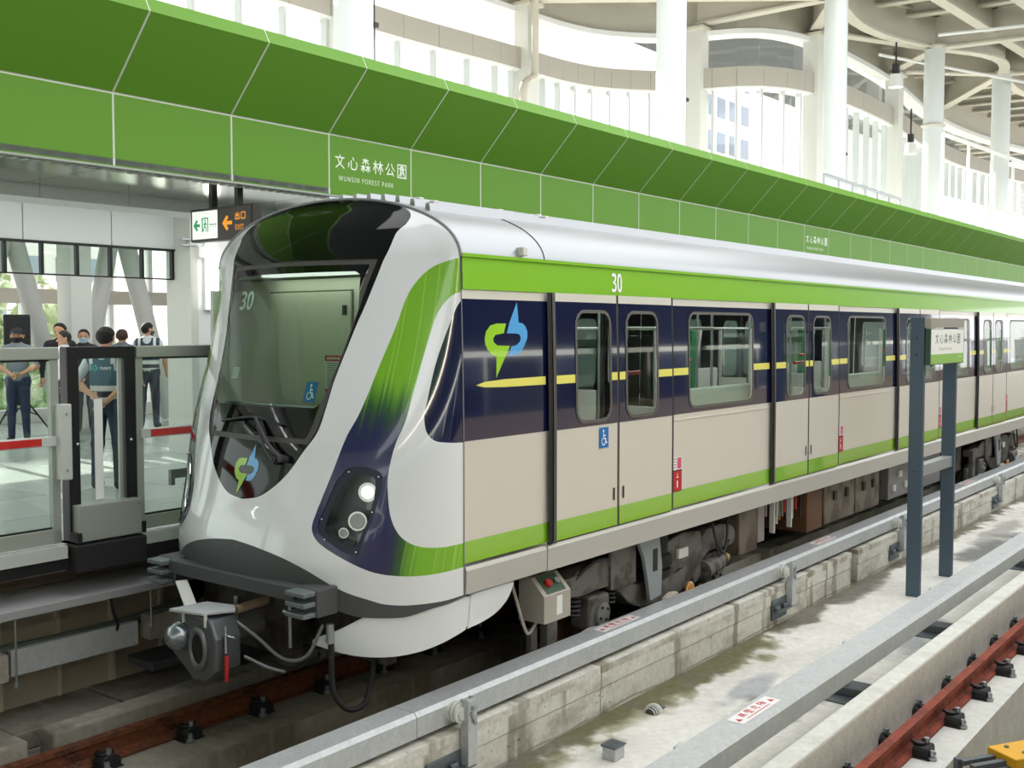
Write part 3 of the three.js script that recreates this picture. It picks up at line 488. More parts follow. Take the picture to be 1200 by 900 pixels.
// ================================================================ TRAIN
// ---- surfaces cut along fields: triangles in (u, v), kept where a field is negative
const cutTris = (tris, f) => {
  const inn = [], out = [];
  for (const t of tris) {
    const d = t.map(([u, v]) => f(u, v));
    if (d[0] <= 0 && d[1] <= 0 && d[2] <= 0) { inn.push(t); continue; }
    if (d[0] > 0 && d[1] > 0 && d[2] > 0) { out.push(t); continue; }
    const I = [], O = [];
    for (let i = 0; i < 3; i++) {
      const a = t[i], b = t[(i + 1) % 3], da = d[i], db = d[(i + 1) % 3];
      (da <= 0 ? I : O).push(a);
      if ((da <= 0) !== (db <= 0)) { const s = da / (da - db), p = [a[0] + (b[0] - a[0]) * s, a[1] + (b[1] - a[1]) * s]; I.push(p); O.push(p); }
    }
    for (const [poly, dst] of [[I, inn], [O, out]]) for (let k = 1; k + 1 < poly.length; k++) dst.push([poly[0], poly[k], poly[k + 1]]);
  }
  return [inn, out];
};
const gridTris = (u0, u1, nu, v0, v1, nv) => { const t = [], at = (i, j) => [u0 + (u1 - u0) * i / nu, v0 + (v1 - v0) * j / nv]; for (let i = 0; i < nu; i++) for (let j = 0; j < nv; j++) { const a = at(i, j), b = at(i + 1, j), c = at(i + 1, j + 1), d = at(i, j + 1); t.push([a, b, c], [a, c, d]); } return t; };
function surf(tris, map, off = 0, flip = 1) {
  const n = tris.length * 3, pos = new Float32Array(n * 3), nor = new Float32Array(n * 3), uv = new Float32Array(n * 2), e = 1e-3; let o = 0;
  for (const t of tris) for (const [u, v] of t) {
    const p = map(u, v), a = map(u + e, v), b = map(u - e, v), c = map(u, v + e), d = map(u, v - e);
    const ux = a[0] - b[0], uy = a[1] - b[1], uz = a[2] - b[2], vx = c[0] - d[0], vy = c[1] - d[1], vz = c[2] - d[2];
    let nx = (uy * vz - uz * vy) * flip, ny = (uz * vx - ux * vz) * flip, nz = (ux * vy - uy * vx) * flip; const l = Math.hypot(nx, ny, nz) || 1; nx /= l; ny /= l; nz /= l;
    pos.set([p[0] + nx * off, p[1] + ny * off, p[2] + nz * off], o * 3); nor.set([nx, ny, nz], o * 3); uv.set([u, v], o * 2); o++;
  }
  const g = new THREE.BufferGeometry(); g.setAttribute('position', new THREE.BufferAttribute(pos, 3)); g.setAttribute('normal', new THREE.BufferAttribute(nor, 3)); g.setAttribute('uv', new THREE.BufferAttribute(uv, 2));
  return g;
}
const polyField = (pts) => (x, y) => {   // signed distance to a closed outline, negative inside
  let d = 1e9, ins = false;
  for (let i = 0, j = pts.length - 1; i < pts.length; j = i++) {
    const [ax, ay] = pts[j], [bx_, by] = pts[i], ex = bx_ - ax, ey = by - ay, t = Math.max(0, Math.min(1, ((x - ax) * ex + (y - ay) * ey) / (ex * ex + ey * ey || 1)));
    d = Math.min(d, Math.hypot(x - ax - ex * t, y - ay - ey * t));
    if ((ay > y) !== (by > y) && x < (bx_ - ax) * (y - ay) / (by - ay) + ax) ins = !ins;
  }
  return ins ? -d : d;
};
const rrField = (x0, x1, y0, y1, r) => (x, y) => { const qx = Math.abs(x - (x0 + x1) / 2) - (x1 - x0) / 2 + r, qy = Math.abs(y - (y0 + y1) / 2) - (y1 - y0) / 2 + r; return Math.hypot(Math.max(qx, 0), Math.max(qy, 0)) + Math.min(Math.max(qx, qy), 0) - r; };
const smooth = (pts, n = 4, closed = false) => { const c = new THREE.CatmullRomCurve3(pts.map((p) => V(p[0], p[1], 0)), closed, 'centripetal'); return c.getPoints(pts.length * n).map((p) => [p.x, p.y]); };
// ---- body form
const NX = 5.96, ZC = -1.45, END = 26.6;
const hermite = (xs, ys) => { const h = [], d = [], m = []; for (let i = 0; i < xs.length - 1; i++) { h.push(xs[i + 1] - xs[i]); d.push((ys[i + 1] - ys[i]) / h[i]); } m[0] = d[0]; m[xs.length - 1] = d[d.length - 1]; for (let i = 1; i < xs.length - 1; i++) m[i] = d[i - 1] * d[i] <= 0 ? 0 : 2 * d[i - 1] * d[i] / (d[i - 1] + d[i]);
  return (x) => { x = Math.min(Math.max(x, xs[0]), xs[xs.length - 1]); let i = 0; while (i < xs.length - 2 && x > xs[i + 1]) i++; const t = (x - xs[i]) / h[i]; return (2 * t ** 3 - 3 * t * t + 1) * ys[i] + (t ** 3 - 2 * t * t + t) * h[i] * m[i] + (-2 * t ** 3 + 3 * t * t) * ys[i + 1] + (t ** 3 - t * t) * h[i] * m[i + 1]; }; };
const noseLen = hermite([0.3, 0.95, 1.2, 1.45, 1.69, 2.12, 2.8, 3.5, 3.72, 3.86, 3.95, 3.98], [1, 1, 1, 0.965, 0.895, 0.8, 0.6, 0.41, 0.28, 0.14, 0.03, 0.01]);
const lean = (y, a) => 1.45 - a * Math.max(0, Math.min(1, (y - 2.1) / 1.4)) ** 1.5, sideHalf = (y) => lean(y, 0.03);
const crown = (y) => y < 3.5 ? 1 : Math.sqrt(Math.max(0, 1 - ((y - 3.5) / 0.5) ** 2)), halfW = (y) => lean(y, 0.12) * crown(y);
const noseExp = (y) => { const t = Math.max(0, Math.min(1, (y - 1.9) / 1.6)); return 2.2 - 0.6 * t * t * (3 - 2 * t); };
const nose = (th, y) => { const n = noseExp(y), c = Math.cos(th), s = Math.abs(Math.sin(th)), hw = (lean(y, 0.03) + (lean(y, 0.12) - lean(y, 0.03)) * sstep(0, 0.45, s)) * crown(y); return [NX - noseLen(y) * s ** (2 / n), y, ZC + hw * Math.sign(c) * Math.abs(c) ** (2 / n)]; };
const noseTheta = (y, z) => { const n = noseExp(y), c = Math.max(-1, Math.min(1, (z - ZC) / halfW(y))); return Math.acos(Math.sign(c) * Math.abs(c) ** (n / 2)); };
const noseZY = (z, y) => nose(noseTheta(y, z), y);
const train = thing('metro_train', 'green, white and navy metro train with a sloping black windscreen', 'train');
const half = (th) => Math.min(th, Math.PI - th);
{ // ---- nose shell split into its painted regions
  const maskP = smooth([[0.1, 3.905], [0.298, 3.83], [0.5, 3.755], [0.655, 3.68], [0.746, 3.51], [0.796, 3.36], [0.872, 3.14], [0.938, 2.97], [1.057, 2.59], [1.093, 2.4], [1.134, 2.21], [1.214, 2.06], [1.297, 1.9], [1.389, 1.78], [1.47, 1.71], [1.571, 1.68]]).concat([[1.9, 1.68], [1.9, 4.3], [-0.3, 4.3], [-0.3, 3.94], [0, 3.935]]);
  const glassP = [[1.9, 3.4], [0.95, 3.4], [0.915, 3.37], [0.92, 3.12], [0.99, 2.89], [1.06, 2.66], [1.12, 2.46], [1.15, 2.4], [1.19, 2.375], [1.9, 2.375]];
  const ringP = [[1.9, 3.5], [0.8, 3.49], [0.86, 3.3], [0.945, 3.0], [1.065, 2.59], [1.1, 2.4], [1.145, 2.22], [1.185, 2.12], [1.9, 2.12]];
  const stripeOut = smooth([[-0.1, 3.49], [0.0, 3.49], [0.187, 3.47], [0.354, 3.42], [0.479, 3.33], [0.564, 3.22], [0.66, 2.97], [0.755, 2.72], [0.877, 2.34], [0.937, 2.2], [0.997, 1.97], [1.084, 1.56], [1.068, 1.49], [1.023, 1.43], [0.817, 1.3], [0.66, 1.23], [0.493, 1.2], [0.31, 1.19], [0.0, 1.2], [-0.1, 1.2]]);
  const stripeIn = smooth([[-0.1, 3.24], [0.0, 3.24], [0.168, 3.21], [0.304, 3.09], [0.406, 2.85], [0.498, 2.52], [0.551, 2.28], [0.602, 2.15], [0.637, 1.91], [0.627, 1.79], [0.591, 1.62], [0.505, 1.48], [0.392, 1.41], [0.212, 1.38], [0, 1.38], [-0.1, 1.38]]);
  const stripeP = stripeOut.concat([...stripeIn].reverse());
  const navyP = smooth([[-0.1, 3.175], [0.04, 3.165], [0.126, 3.1], [0.307, 2.76], [0.386, 2.43], [0.4, 2.34], [0.37, 2.22], [0.299, 2.16], [0.185, 2.14], [0, 2.13], [-0.1, 2.13]]);
  const lensP = smooth([[0.918, 1.96], [0.727, 1.96], [0.677, 1.92], [0.671, 1.855], [0.767, 1.4], [0.794, 1.35], [1.012, 1.48], [1.045, 1.54], [1.035, 1.63]], 3, true);
  const lensIn = smooth([[0.885, 1.91], [0.745, 1.91], [0.715, 1.875], [0.775, 1.46], [0.801, 1.42], [0.98, 1.5], [1.0, 1.55]], 3, true);
  const archY = hermite([0, 0.2, 0.43, 0.587, 0.726, 0.824, 0.93, 1.09, 1.258, 1.464, 1.6], [0.99, 0.982, 0.985, 1.0, 1.045, 1.08, 1.135, 1.235, 1.31, 1.365, 1.385]);
  const H = (f) => (th, y) => f(half(th), y);
  let t = gridTris(0, Math.PI, 230, 0.9, 3.98, 220), a;
  const P1 = (name, tris, mat, off = 0, parent = train) => mesh(name, surf(tris, nose, off, 1), mat, parent);
  const botY = hermite([0, 0.3, 0.5, 0.743, 0.9, 1.09, 1.6], [0.985, 0.935, 0.9, 0.91, 0.955, 1.03, 1.06]);
  [a, t] = cutTris(t, (th, y) => botY(half(th)) - y); [t, a] = [a, t];
  [a, t] = cutTris(t, (th, y) => y - archY(half(th))); P1('bumper_apron', a, M.bumper);
  [a, t] = cutTris(t, H(polyField(maskP))); let mask = a;
  [a, t] = cutTris(t, H(polyField(lensP))); const lens = a;
  [a, t] = cutTris(t, H(polyField(stripeP))); const stripe = a;
  [a, t] = cutTris(t, H(polyField(navyP))); P1('cab_side_glass', a, M.trainNavy);
  P1('nose_shell', t, M.trainWhite).userData.label = 'glossy white nose shell';
  // printed stripe: lime that runs into navy around the lamps in long streaks, lime again at the foot
  const stripeTex = dataTex(512, 512, (u, v) => {
    const th = u * 1.2, y = 1.1 + v * 2.5, lime = [122, 184, 40], navy = [30, 34, 84], dark = [46, 92, 44];
    const st = (fbm(th * 26 + y * 3, y * 0.8, 3, 0, 401) - 0.5) * 0.34;
    let k = sstep(2.62, 2.12, y + st); k *= sstep(0.34, 0.62, th + st * 0.3 + (y < 1.5 ? (1.5 - y) * -0.1 : 0)) * 0.999; if (y > 1.75) k = sstep(2.62, 2.12, y + st);
    let c = k < 0.5 ? mixc(lime, dark, k * 2) : mixc(dark, navy, k * 2 - 1);
    const line = sstep(0.72, 0.78, fbm(th * 60 + y * 10, 1, 2, 0, 411)); c = mixc(c, [200, 222, 130], line * 0.45 * (1 - k));
    return c.map(cl);
  }, true, false);
  const sg = surf(stripe, nose, 0, 1), suv = sg.attributes.uv; for (let i = 0; i < suv.count; i++) suv.setXY(i, half(suv.getX(i)) / 1.2, (suv.getY(i) - 1.1) / 2.5);
  mesh('nose_stripe', sg, P(0xffffff, 0.22, 0, { map: stripeTex, clearcoat: 1, clearcoatRoughness: 0.05 }), train).userData.label = 'lime stripe turning navy around the headlights';
  // windscreen
  [a, mask] = cutTris(mask, H(polyField(glassP))); const glassTris = a;
  const ringF = polyField(ringP);
  [a, mask] = cutTris(mask, H((x, y) => Math.abs(ringF(x, y) + 0.02) - 0.02)); P1('windscreen_gasket', a, M.gasket, 0.004);
  P1('windscreen_mask', mask, M.blackGloss);
  P1('windscreen', glassTris, M.windscreen, -0.002);
  // headlights: dark bezel, clear cover, lamps in a recess
  for (const side of [1, -1]) {
    const part = lens.filter((q) => (q[0][0] + q[1][0] + q[2][0]) / 3 < Math.PI / 2 === (side > 0)), hl = new THREE.Group(); hl.name = 'headlight'; train.add(hl);
    const [inn, rim] = cutTris(part, H(polyField(lensIn)));
    mesh('bezel', surf(rim, nose, 0.006, 1), P(0x2a3040, 0.4, 0.1), hl); mesh('cover', surf(inn, nose, 0.004, 1), M.glass, hl);
    mesh('reflector', surf(inn, (th, y) => { const p = nose(th, y); return [p[0] + 0.13, p[1], p[2] - side * 0.05]; }, 0, 1), S(0x4c5256, 0.35, 0.8), hl);
    const walls = []; lensIn.forEach((p, i) => { const q = lensIn[(i + 1) % lensIn.length], A = nose(side > 0 ? p[0] : Math.PI - p[0], p[1]), B = nose(side > 0 ? q[0] : Math.PI - q[0], q[1]), C = [B[0] + 0.13, B[1], B[2] - side * 0.05], D = [A[0] + 0.13, A[1], A[2] - side * 0.05]; walls.push(...A, ...B, ...C, ...A, ...C, ...D); });
    const wg = new THREE.BufferGeometry(); wg.setAttribute('position', new THREE.Float32BufferAttribute(walls, 3)); wg.computeVertexNormals(); mesh('recess', wg, P(0x23262b, 0.2, 0.6), hl);
    for (const [th, y, r, lit] of [[0.785, 1.79, 0.056, 1], [0.825, 1.585, 0.056, 0], [0.9, 1.5, 0.03, 0]]) {
      const c = nose(side > 0 ? th : Math.PI - th, y), d = V(-0.86, 0.05, side * 0.5).normalize(), base = V(c[0] + 0.1, c[1], c[2] - side * 0.04), tip = base.clone().addScaledVector(d, 0.075);
      mesh('lamp_ring', [rod(base.toArray(), tip.toArray(), r * 1.1, r * 1.25, 28)], M.chrome, hl);
      mesh('lamp_lens', rod(tip.toArray(), tip.clone().addScaledVector(d, 0.006).toArray(), r * (lit ? 0.82 : 1.0), r * (lit ? 0.82 : 1.0), 28), lit ? S(0xffffff, 0.3, 0, { emissive: 0xffffff, emissiveIntensity: 0.8 }) : S(0x9aa0a2, 0.25, 0.6), hl);
    }
    for (const [th, y] of [[0.9, 1.94], [0.7, 1.91], [0.72, 1.66], [0.79, 1.38], [0.99, 1.46], [1.03, 1.6]]) { const c = nose(side > 0 ? th : Math.PI - th, y); mesh('screw', new THREE.SphereGeometry(0.007, 8, 6).translate(c[0] - 0.008, c[1], c[2] + side * 0.005), M.chrome, hl); }
  }
  // prints on the nose
  const decal = (name, z, y, w, h, mat, off = 0.004, uvf) => { const tr = gridTris(-w / 2, w / 2, 8, -h / 2, h / 2, 8), g = surf(tr, (u, v) => noseZY(z + u, y + v), off, 1), uv = g.attributes.uv; for (let i = 0; i < uv.count; i++) uv.setXY(i, 0.5 + uv.getX(i) / w, 0.5 + uv.getY(i) / h); return mesh(name, g, mat, train); };
  decal('wheelchair_sticker', -0.95, 2.5, 0.11, 0.15, printMats.isa, -0.008);
  const n30 = canvasTex(128, 128, (g) => { g.fillStyle = '#000'; g.fillRect(0, 0, 128, 128); g.fillStyle = '#fff'; g.font = 'bold 112px sans-serif'; g.fillText('30', 2, 104); });
  const mn = P(0xdfe6e2, 0.4, 0, { alphaMap: n30, transparent: true }); decal('number_print', -1.95, 3.2, 0.24, 0.24, mn, -0.008);
  const note = canvasTex(64, 64, (g) => { g.fillStyle = '#c9d2cc'; g.fillRect(0, 0, 64, 64); g.strokeStyle = '#5b625e'; g.lineWidth = 4; g.strokeRect(2, 2, 60, 60); g.fillStyle = '#7a827d'; for (let i = 0; i < 5; i++) g.fillRect(10, 12 + i * 9, 44 - (i % 2) * 10, 3); });
  decal('notice_sticker', -1.87, 2.62, 0.1, 0.1, printMat(note), -0.008);
}
// ---- logo: two hooked bolts, lime and blue
const LB = [[474, 278], [480, 370], [497, 374], [510, 388], [518, 412], [517, 440], [506, 470], [492, 497], [470, 517], [435, 518], [446, 478], [468, 472], [484, 456], [488, 438], [482, 424], [470, 420], [428, 418], [440, 370]];
const LG = [[425, 375], [385, 375], [358, 384], [341, 410], [335, 440], [337, 465], [346, 490], [362, 512], [382, 520], [380, 615], [440, 475], [388, 472], [372, 458], [370, 440], [380, 425], [415, 418]];
const logoShape = (pts) => new THREE.ShapeGeometry(new THREE.Shape(pts.map(([x, y]) => new THREE.Vector2((x - 426.5) / 337, -(y - 446) / 337))), 4);
function logoOn(map, size, parent, sx = 1) {
  for (const [name, pts, mat] of [['blue_bolt', LB, M.logoBlue], ['lime_bolt', LG, M.logoGreen]]) {
    const g = logoShape(pts), p = g.attributes.position, idx = g.index.array; let tr = []; for (let i = 0; i < idx.length; i += 3) tr.push([0, 1, 2].map((k) => [p.getX(idx[i + k]) * size * sx, p.getY(idx[i + k]) * size]));
    for (let pass = 0; pass < 2; pass++) tr = tr.flatMap(([a, b, c]) => { const m = (p1, q) => [(p1[0] + q[0]) / 2, (p1[1] + q[1]) / 2], ab = m(a, b), bc = m(b, c), ca = m(c, a); return [[a, ab, ca], [ab, b, bc], [ca, bc, c], [ab, bc, ca]]; });
    mesh(name, surf(tr, map, 0.003, 1), mat, parent);
  }
}
logoOn((u, v) => noseZY(ZC + u, 1.9 + v * 0.93), 0.42, train, 1.22);
// ---- car side: every panel follows the slight inward lean of the wall
const side = (s) => (x, y) => [x, y, ZC + s * sideHalf(y)];
const Y0 = 1.22, YG = 1.385, YN = 2.135, YT = 3.19, YL = 3.26, YR = 3.5;
const doorX = [6.99, 11.25, 15.49, 19.73, 23.97];
const redTex = canvasTex(64, 128, (g) => { g.fillStyle = '#f3eeee'; g.fillRect(0, 0, 64, 48); g.fillStyle = '#d8597a'; g.fillRect(30, 4, 30, 40); g.fillStyle = '#c98a9a'; for (let i = 0; i < 4; i++) g.fillRect(4, 6 + i * 10, 22, 4); g.fillStyle = '#c01820'; g.fillRect(2, 52, 60, 74); g.fillStyle = '#fff'; g.fillRect(30, 60, 4, 18); g.fillRect(24, 74, 16, 3); g.fillRect(28, 88, 8, 26); });
const redMat = printMat(redTex, 0.35);
const ledStrip = S(0xffffff, 0.5, 0, { emissive: 0xffffff, emissiveIntensity: 1.8 });
for (const s of [1, -1]) {
  const map = side(s), fl = s;   // outward normals on both sides
  const cut = (x0, x1, y0, y1, holes, keep) => { let t = gridTris(x0, x1, Math.max(2, Math.round((x1 - x0) / 0.06)), y0, y1, Math.max(2, Math.round((y1 - y0) / 0.06))); for (const h of holes) [, t] = cutTris(t, h); if (keep) [t] = cutTris(t, keep); return t; };
  const band = (name, x0, x1, y0, y1, holes, mat, off, parent, keep) => { const t = cut(x0, x1, y0, y1, holes, keep); return t.length ? mesh(name, surf(t, map, off, fl), mat, parent) : null; };
  const panel = (x0, x1, win, nm = 'side_panel', off = 0) => {
    const holes = win ? [rrField(...win)] : [];
    const p = band(nm, x0, x1, Y0, YL, holes, M.stainless, off, train);
    band('navy_film', x0, x1, YN, YT, holes, M.trainNavy, off + 0.002, p);
    band('green_film', x0, x1, Y0, YG, [], M.trainGreenFilm, off + 0.002, p);
    if (win) {
      const big = rrField(win[0] - 0.028, win[1] + 0.028, win[2] - 0.028, win[3] + 0.028, win[4] + 0.028), inn = rrField(...win);
      band('window_frame', win[0] - 0.05, win[1] + 0.05, win[2] - 0.05, win[3] + 0.05, [inn], S(0x6d6a66, 0.4, 0.4), off + 0.008, p, big);
      band('window_pane', win[0], win[1], win[2], win[3], [], M.trainGlass, off - 0.012, p, inn);
    }
    return p;
  };
  // cab side panel with the big logo, yellow line that starts in a point
  const cab = panel(NX + 0.006, doorX[0] + 0.11, null);
  band('yellow_line', 6.09, doorX[0] - 0.004, 2.5, 2.59, [], M.yellow, 0.004, cab, polyField([[6.09, 2.548], [6.2, 2.57], [6.45, 2.582], [7.2, 2.585], [7.2, 2.515], [6.45, 2.518], [6.2, 2.526]]));
  logoOn((u, v) => map(6.485 + u * (s > 0 ? 1 : -1), 2.885 + v), 0.585, cab, 1.68);
  doorX.forEach((d, i) => {
    const far = d > 23;
    for (const [a, b, w0, w1] of [[d + 0.1, d + 1.025, d + 0.4, d + 0.9], [d + 1.06, d + 2.0, d + 1.19, d + 1.71]]) {
      const leaf = panel(a, b, [w0, w1, 2.19, 3.1, 0.1], 'door_leaf', 0.035);
      band('yellow_line', a, w0 - 0.03, 2.515, 2.585, [], M.yellow, 0.039, leaf); band('yellow_line', w1 + 0.03, b, 2.515, 2.585, [], M.yellow, 0.039, leaf);
      const slot = a < d + 0.5 ? b - 0.07 : a + 0.05; band('pull_slot', slot, slot + 0.025, 1.45, 1.56, [], M.black, 0.041, leaf);
      mesh('leaf_edge', [bx(a, a + 0.004, Y0, YL, 0, 0.001)].map(() => { const q = []; for (let k = 0; k < 8; k++) { const y0 = Y0 + (YL - Y0) * k / 8, y1 = Y0 + (YL - Y0) * (k + 1) / 8, A = map(a, y0), B = map(a, y1); q.push([A, B]); } const pos = []; for (const [A, B] of q) { const o = s * 0.035; pos.push(...A, A[0], A[1], A[2] + o, B[0], B[1], B[2] + o, ...A, B[0], B[1], B[2] + o, ...B); } const g = new THREE.BufferGeometry(); g.setAttribute('position', new THREE.Float32BufferAttribute(pos, 3)); g.computeVertexNormals(); return g; }), M.rubber, leaf);
    }
    // rubber edge strip on the leading side, centre seal, thin trailing seal
    band('door_seal', d, d + 0.06, Y0 - 0.02, YL, [], M.rubber, 0.03, train); band('door_seal', d + 0.06, d + 0.1, Y0 - 0.02, YL, [], S(0x5d5854, 0.5, 0.3), 0.038, train);
    band('centre_seal', d + 1.025, d + 1.06, Y0, YL, [], S(0x5a5550, 0.5, 0.2), 0.03, train); band('trailing_seal', d + 2.0, d + 2.03, Y0, YL, [], M.rubber, 0.036, train);
    band('door_track', d, d + 2.02, Y0 - 0.03, Y0, [], M.black, 0.01, train);
    const e = doorX[i + 1] ?? END, x0 = d + 2.02;
    const w = e === END ? null : [x0 + 0.39, x0 + 1.8, 2.2, 3.11, 0.09], p = panel(x0 - 0.03, e === END ? e : e + 0.11, w);
    if (w) { band('yellow_line', x0, w[0] - 0.03, 2.515, 2.585, [], M.yellow, 0.004, p); band('yellow_line', w[1] + 0.03, e, 2.515, 2.585, [], M.yellow, 0.004, p); }
    if (s > 0) { const m = mesh('emergency_label', printPlane(0.17, 0.34), redMat, p); m.position.set(x0 + 0.14, 1.55, 0.008); }
    const br = mesh('panel_bead', beam([x0, 2.08, ZC + s * (sideHalf(2.08) + 0.004)], [e, 2.08, ZC + s * (sideHalf(2.08) + 0.004)], 0.006, 0.01), M.stainless, p);
    if (i === 0) {
      const t30 = canvasTex(128, 128, (g) => { g.fillStyle = '#000'; g.fillRect(0, 0, 128, 128); g.fillStyle = '#fff'; g.font = 'bold 132px sans-serif'; g.save(); g.scale(0.78, 1); g.fillText('30', 4, 112); g.restore(); });
      if (s > 0) { const m = mesh('car_number', printPlane(0.2, 0.22), P(0xffffff, 0.3, 0, { alphaMap: t30, transparent: true }), train); m.position.set(8.07, 3.375, ZC + sideHalf(3.375) + 0.017); m.rotation.x = -0.03; const q = mesh('wheelchair_sticker', printPlane(0.14, 0.18), printMats.isa, train); q.position.set(7.79, 2.02, 0.042); }
    }
  });
  // cant rail in green, light strip joint, gutter, roof shoulder
  band('green_cant_rail', NX + 0.006, END, YL, YR, [], M.trainGreen, 0.012, train);
  mesh('gutter', beam([NX, YR + 0.012, ZC + s * 1.435], [END, YR + 0.012, ZC + s * 1.435], 0.03, 0.025), M.trainGreen, train);
  mesh('solebar', prismX([[ZC + s * 1.45 - s * 0.12, 0.98], [ZC + s * 1.47, 0.985], [ZC + s * 1.475, 1.17], [ZC + s * 1.46, 1.2], [ZC + s * 1.35, 1.2]], 6.99, END), M.sill, train);
  mesh('solebar_end', prismX([[ZC + s * 1.45 - s * 0.12, 0.985], [ZC + s * 1.463, 0.99], [ZC + s * 1.468, 1.165], [ZC + s * 1.455, 1.195], [ZC + s * 1.35, 1.195]], NX + 0.01, 6.985), M.sill, train);
  mesh('seam', surf(gridTris(NX - 0.006, NX + 0.006, 1, 0.99, 3.5, 30), map, 0.003, fl), S(0x77777a, 0.5), train);
}
{ // ---- roof
  const roofMap = (x, a) => [x, 3.5 + 0.52 * Math.sin(a), ZC + 1.432 * Math.cos(a)];
  mesh('roof_end_sheet', surf(gridTris(NX + 0.004, 6.99, 4, 0, Math.PI, 60), roofMap, 0, 1), M.stainlessRoof, train);
  mesh('roof_sheet', surf(gridTris(6.99, END, 8, 0, Math.PI, 60), roofMap, 0.006, 1), M.stainlessRoof, train);
  for (let k = -6; k <= 6; k++) { const zz = k * 0.16, yy = 3.5 + 0.52 * Math.sqrt(1 - (zz / 1.432) ** 2); mesh('roof_rib', prismX([[ZC + zz - 0.03, yy - 0.02], [ZC + zz + 0.03, yy - 0.02], [ZC + zz + 0.018, yy + 0.05], [ZC + zz - 0.018, yy + 0.05]], NX + 0.15, END), M.stainlessRoof, train); }
  mesh('roof_cross_bar', [7.6, 13.5, 19.5].map((x) => { const pts = []; for (let k = -8; k <= 8; k++) { const zz = k * 0.1; pts.push([x, 3.5 + 0.52 * Math.sqrt(1 - (zz / 1.432) ** 2) + 0.04, ZC + zz]); } return tube(pts, 0.018, 30, 6); }), M.stainlessRoof, train);
  for (const [x, z] of [[6.3, -0.62], [6.3, -0.78], [7.75, -0.6], [7.85, -0.75], [7.6, -1.0]]) mesh('roof_bolt', rb(x, x + 0.06, 3.5 + 0.52 * Math.sqrt(1 - ((z - ZC) / 1.432) ** 2), 3.56 + 0.52 * Math.sqrt(1 - ((z - ZC) / 1.432) ** 2), z - 0.03, z + 0.03, 0.01), M.offwhite, train);
  mesh('roof_lamp', rb(6.66, 6.72, 3.54, 3.61, -0.08, 0.02, 0.008), M.offwhite, train);
  mesh('end_wall', [bx(END - 0.05, END, 1.0, 3.5, ZC - 1.4, ZC + 1.4)], M.stainless, train);
  // seam ring between nose and car
  const pts = []; for (let k = 0; k <= 24; k++) { const a = Math.PI * k / 24; pts.push([NX, 3.5 + 0.51 * Math.sin(a), ZC + 1.425 * Math.cos(a)]); } mesh('seam_ring', tube(pts, 0.012, 60, 6), S(0x85868a, 0.5), train);
}
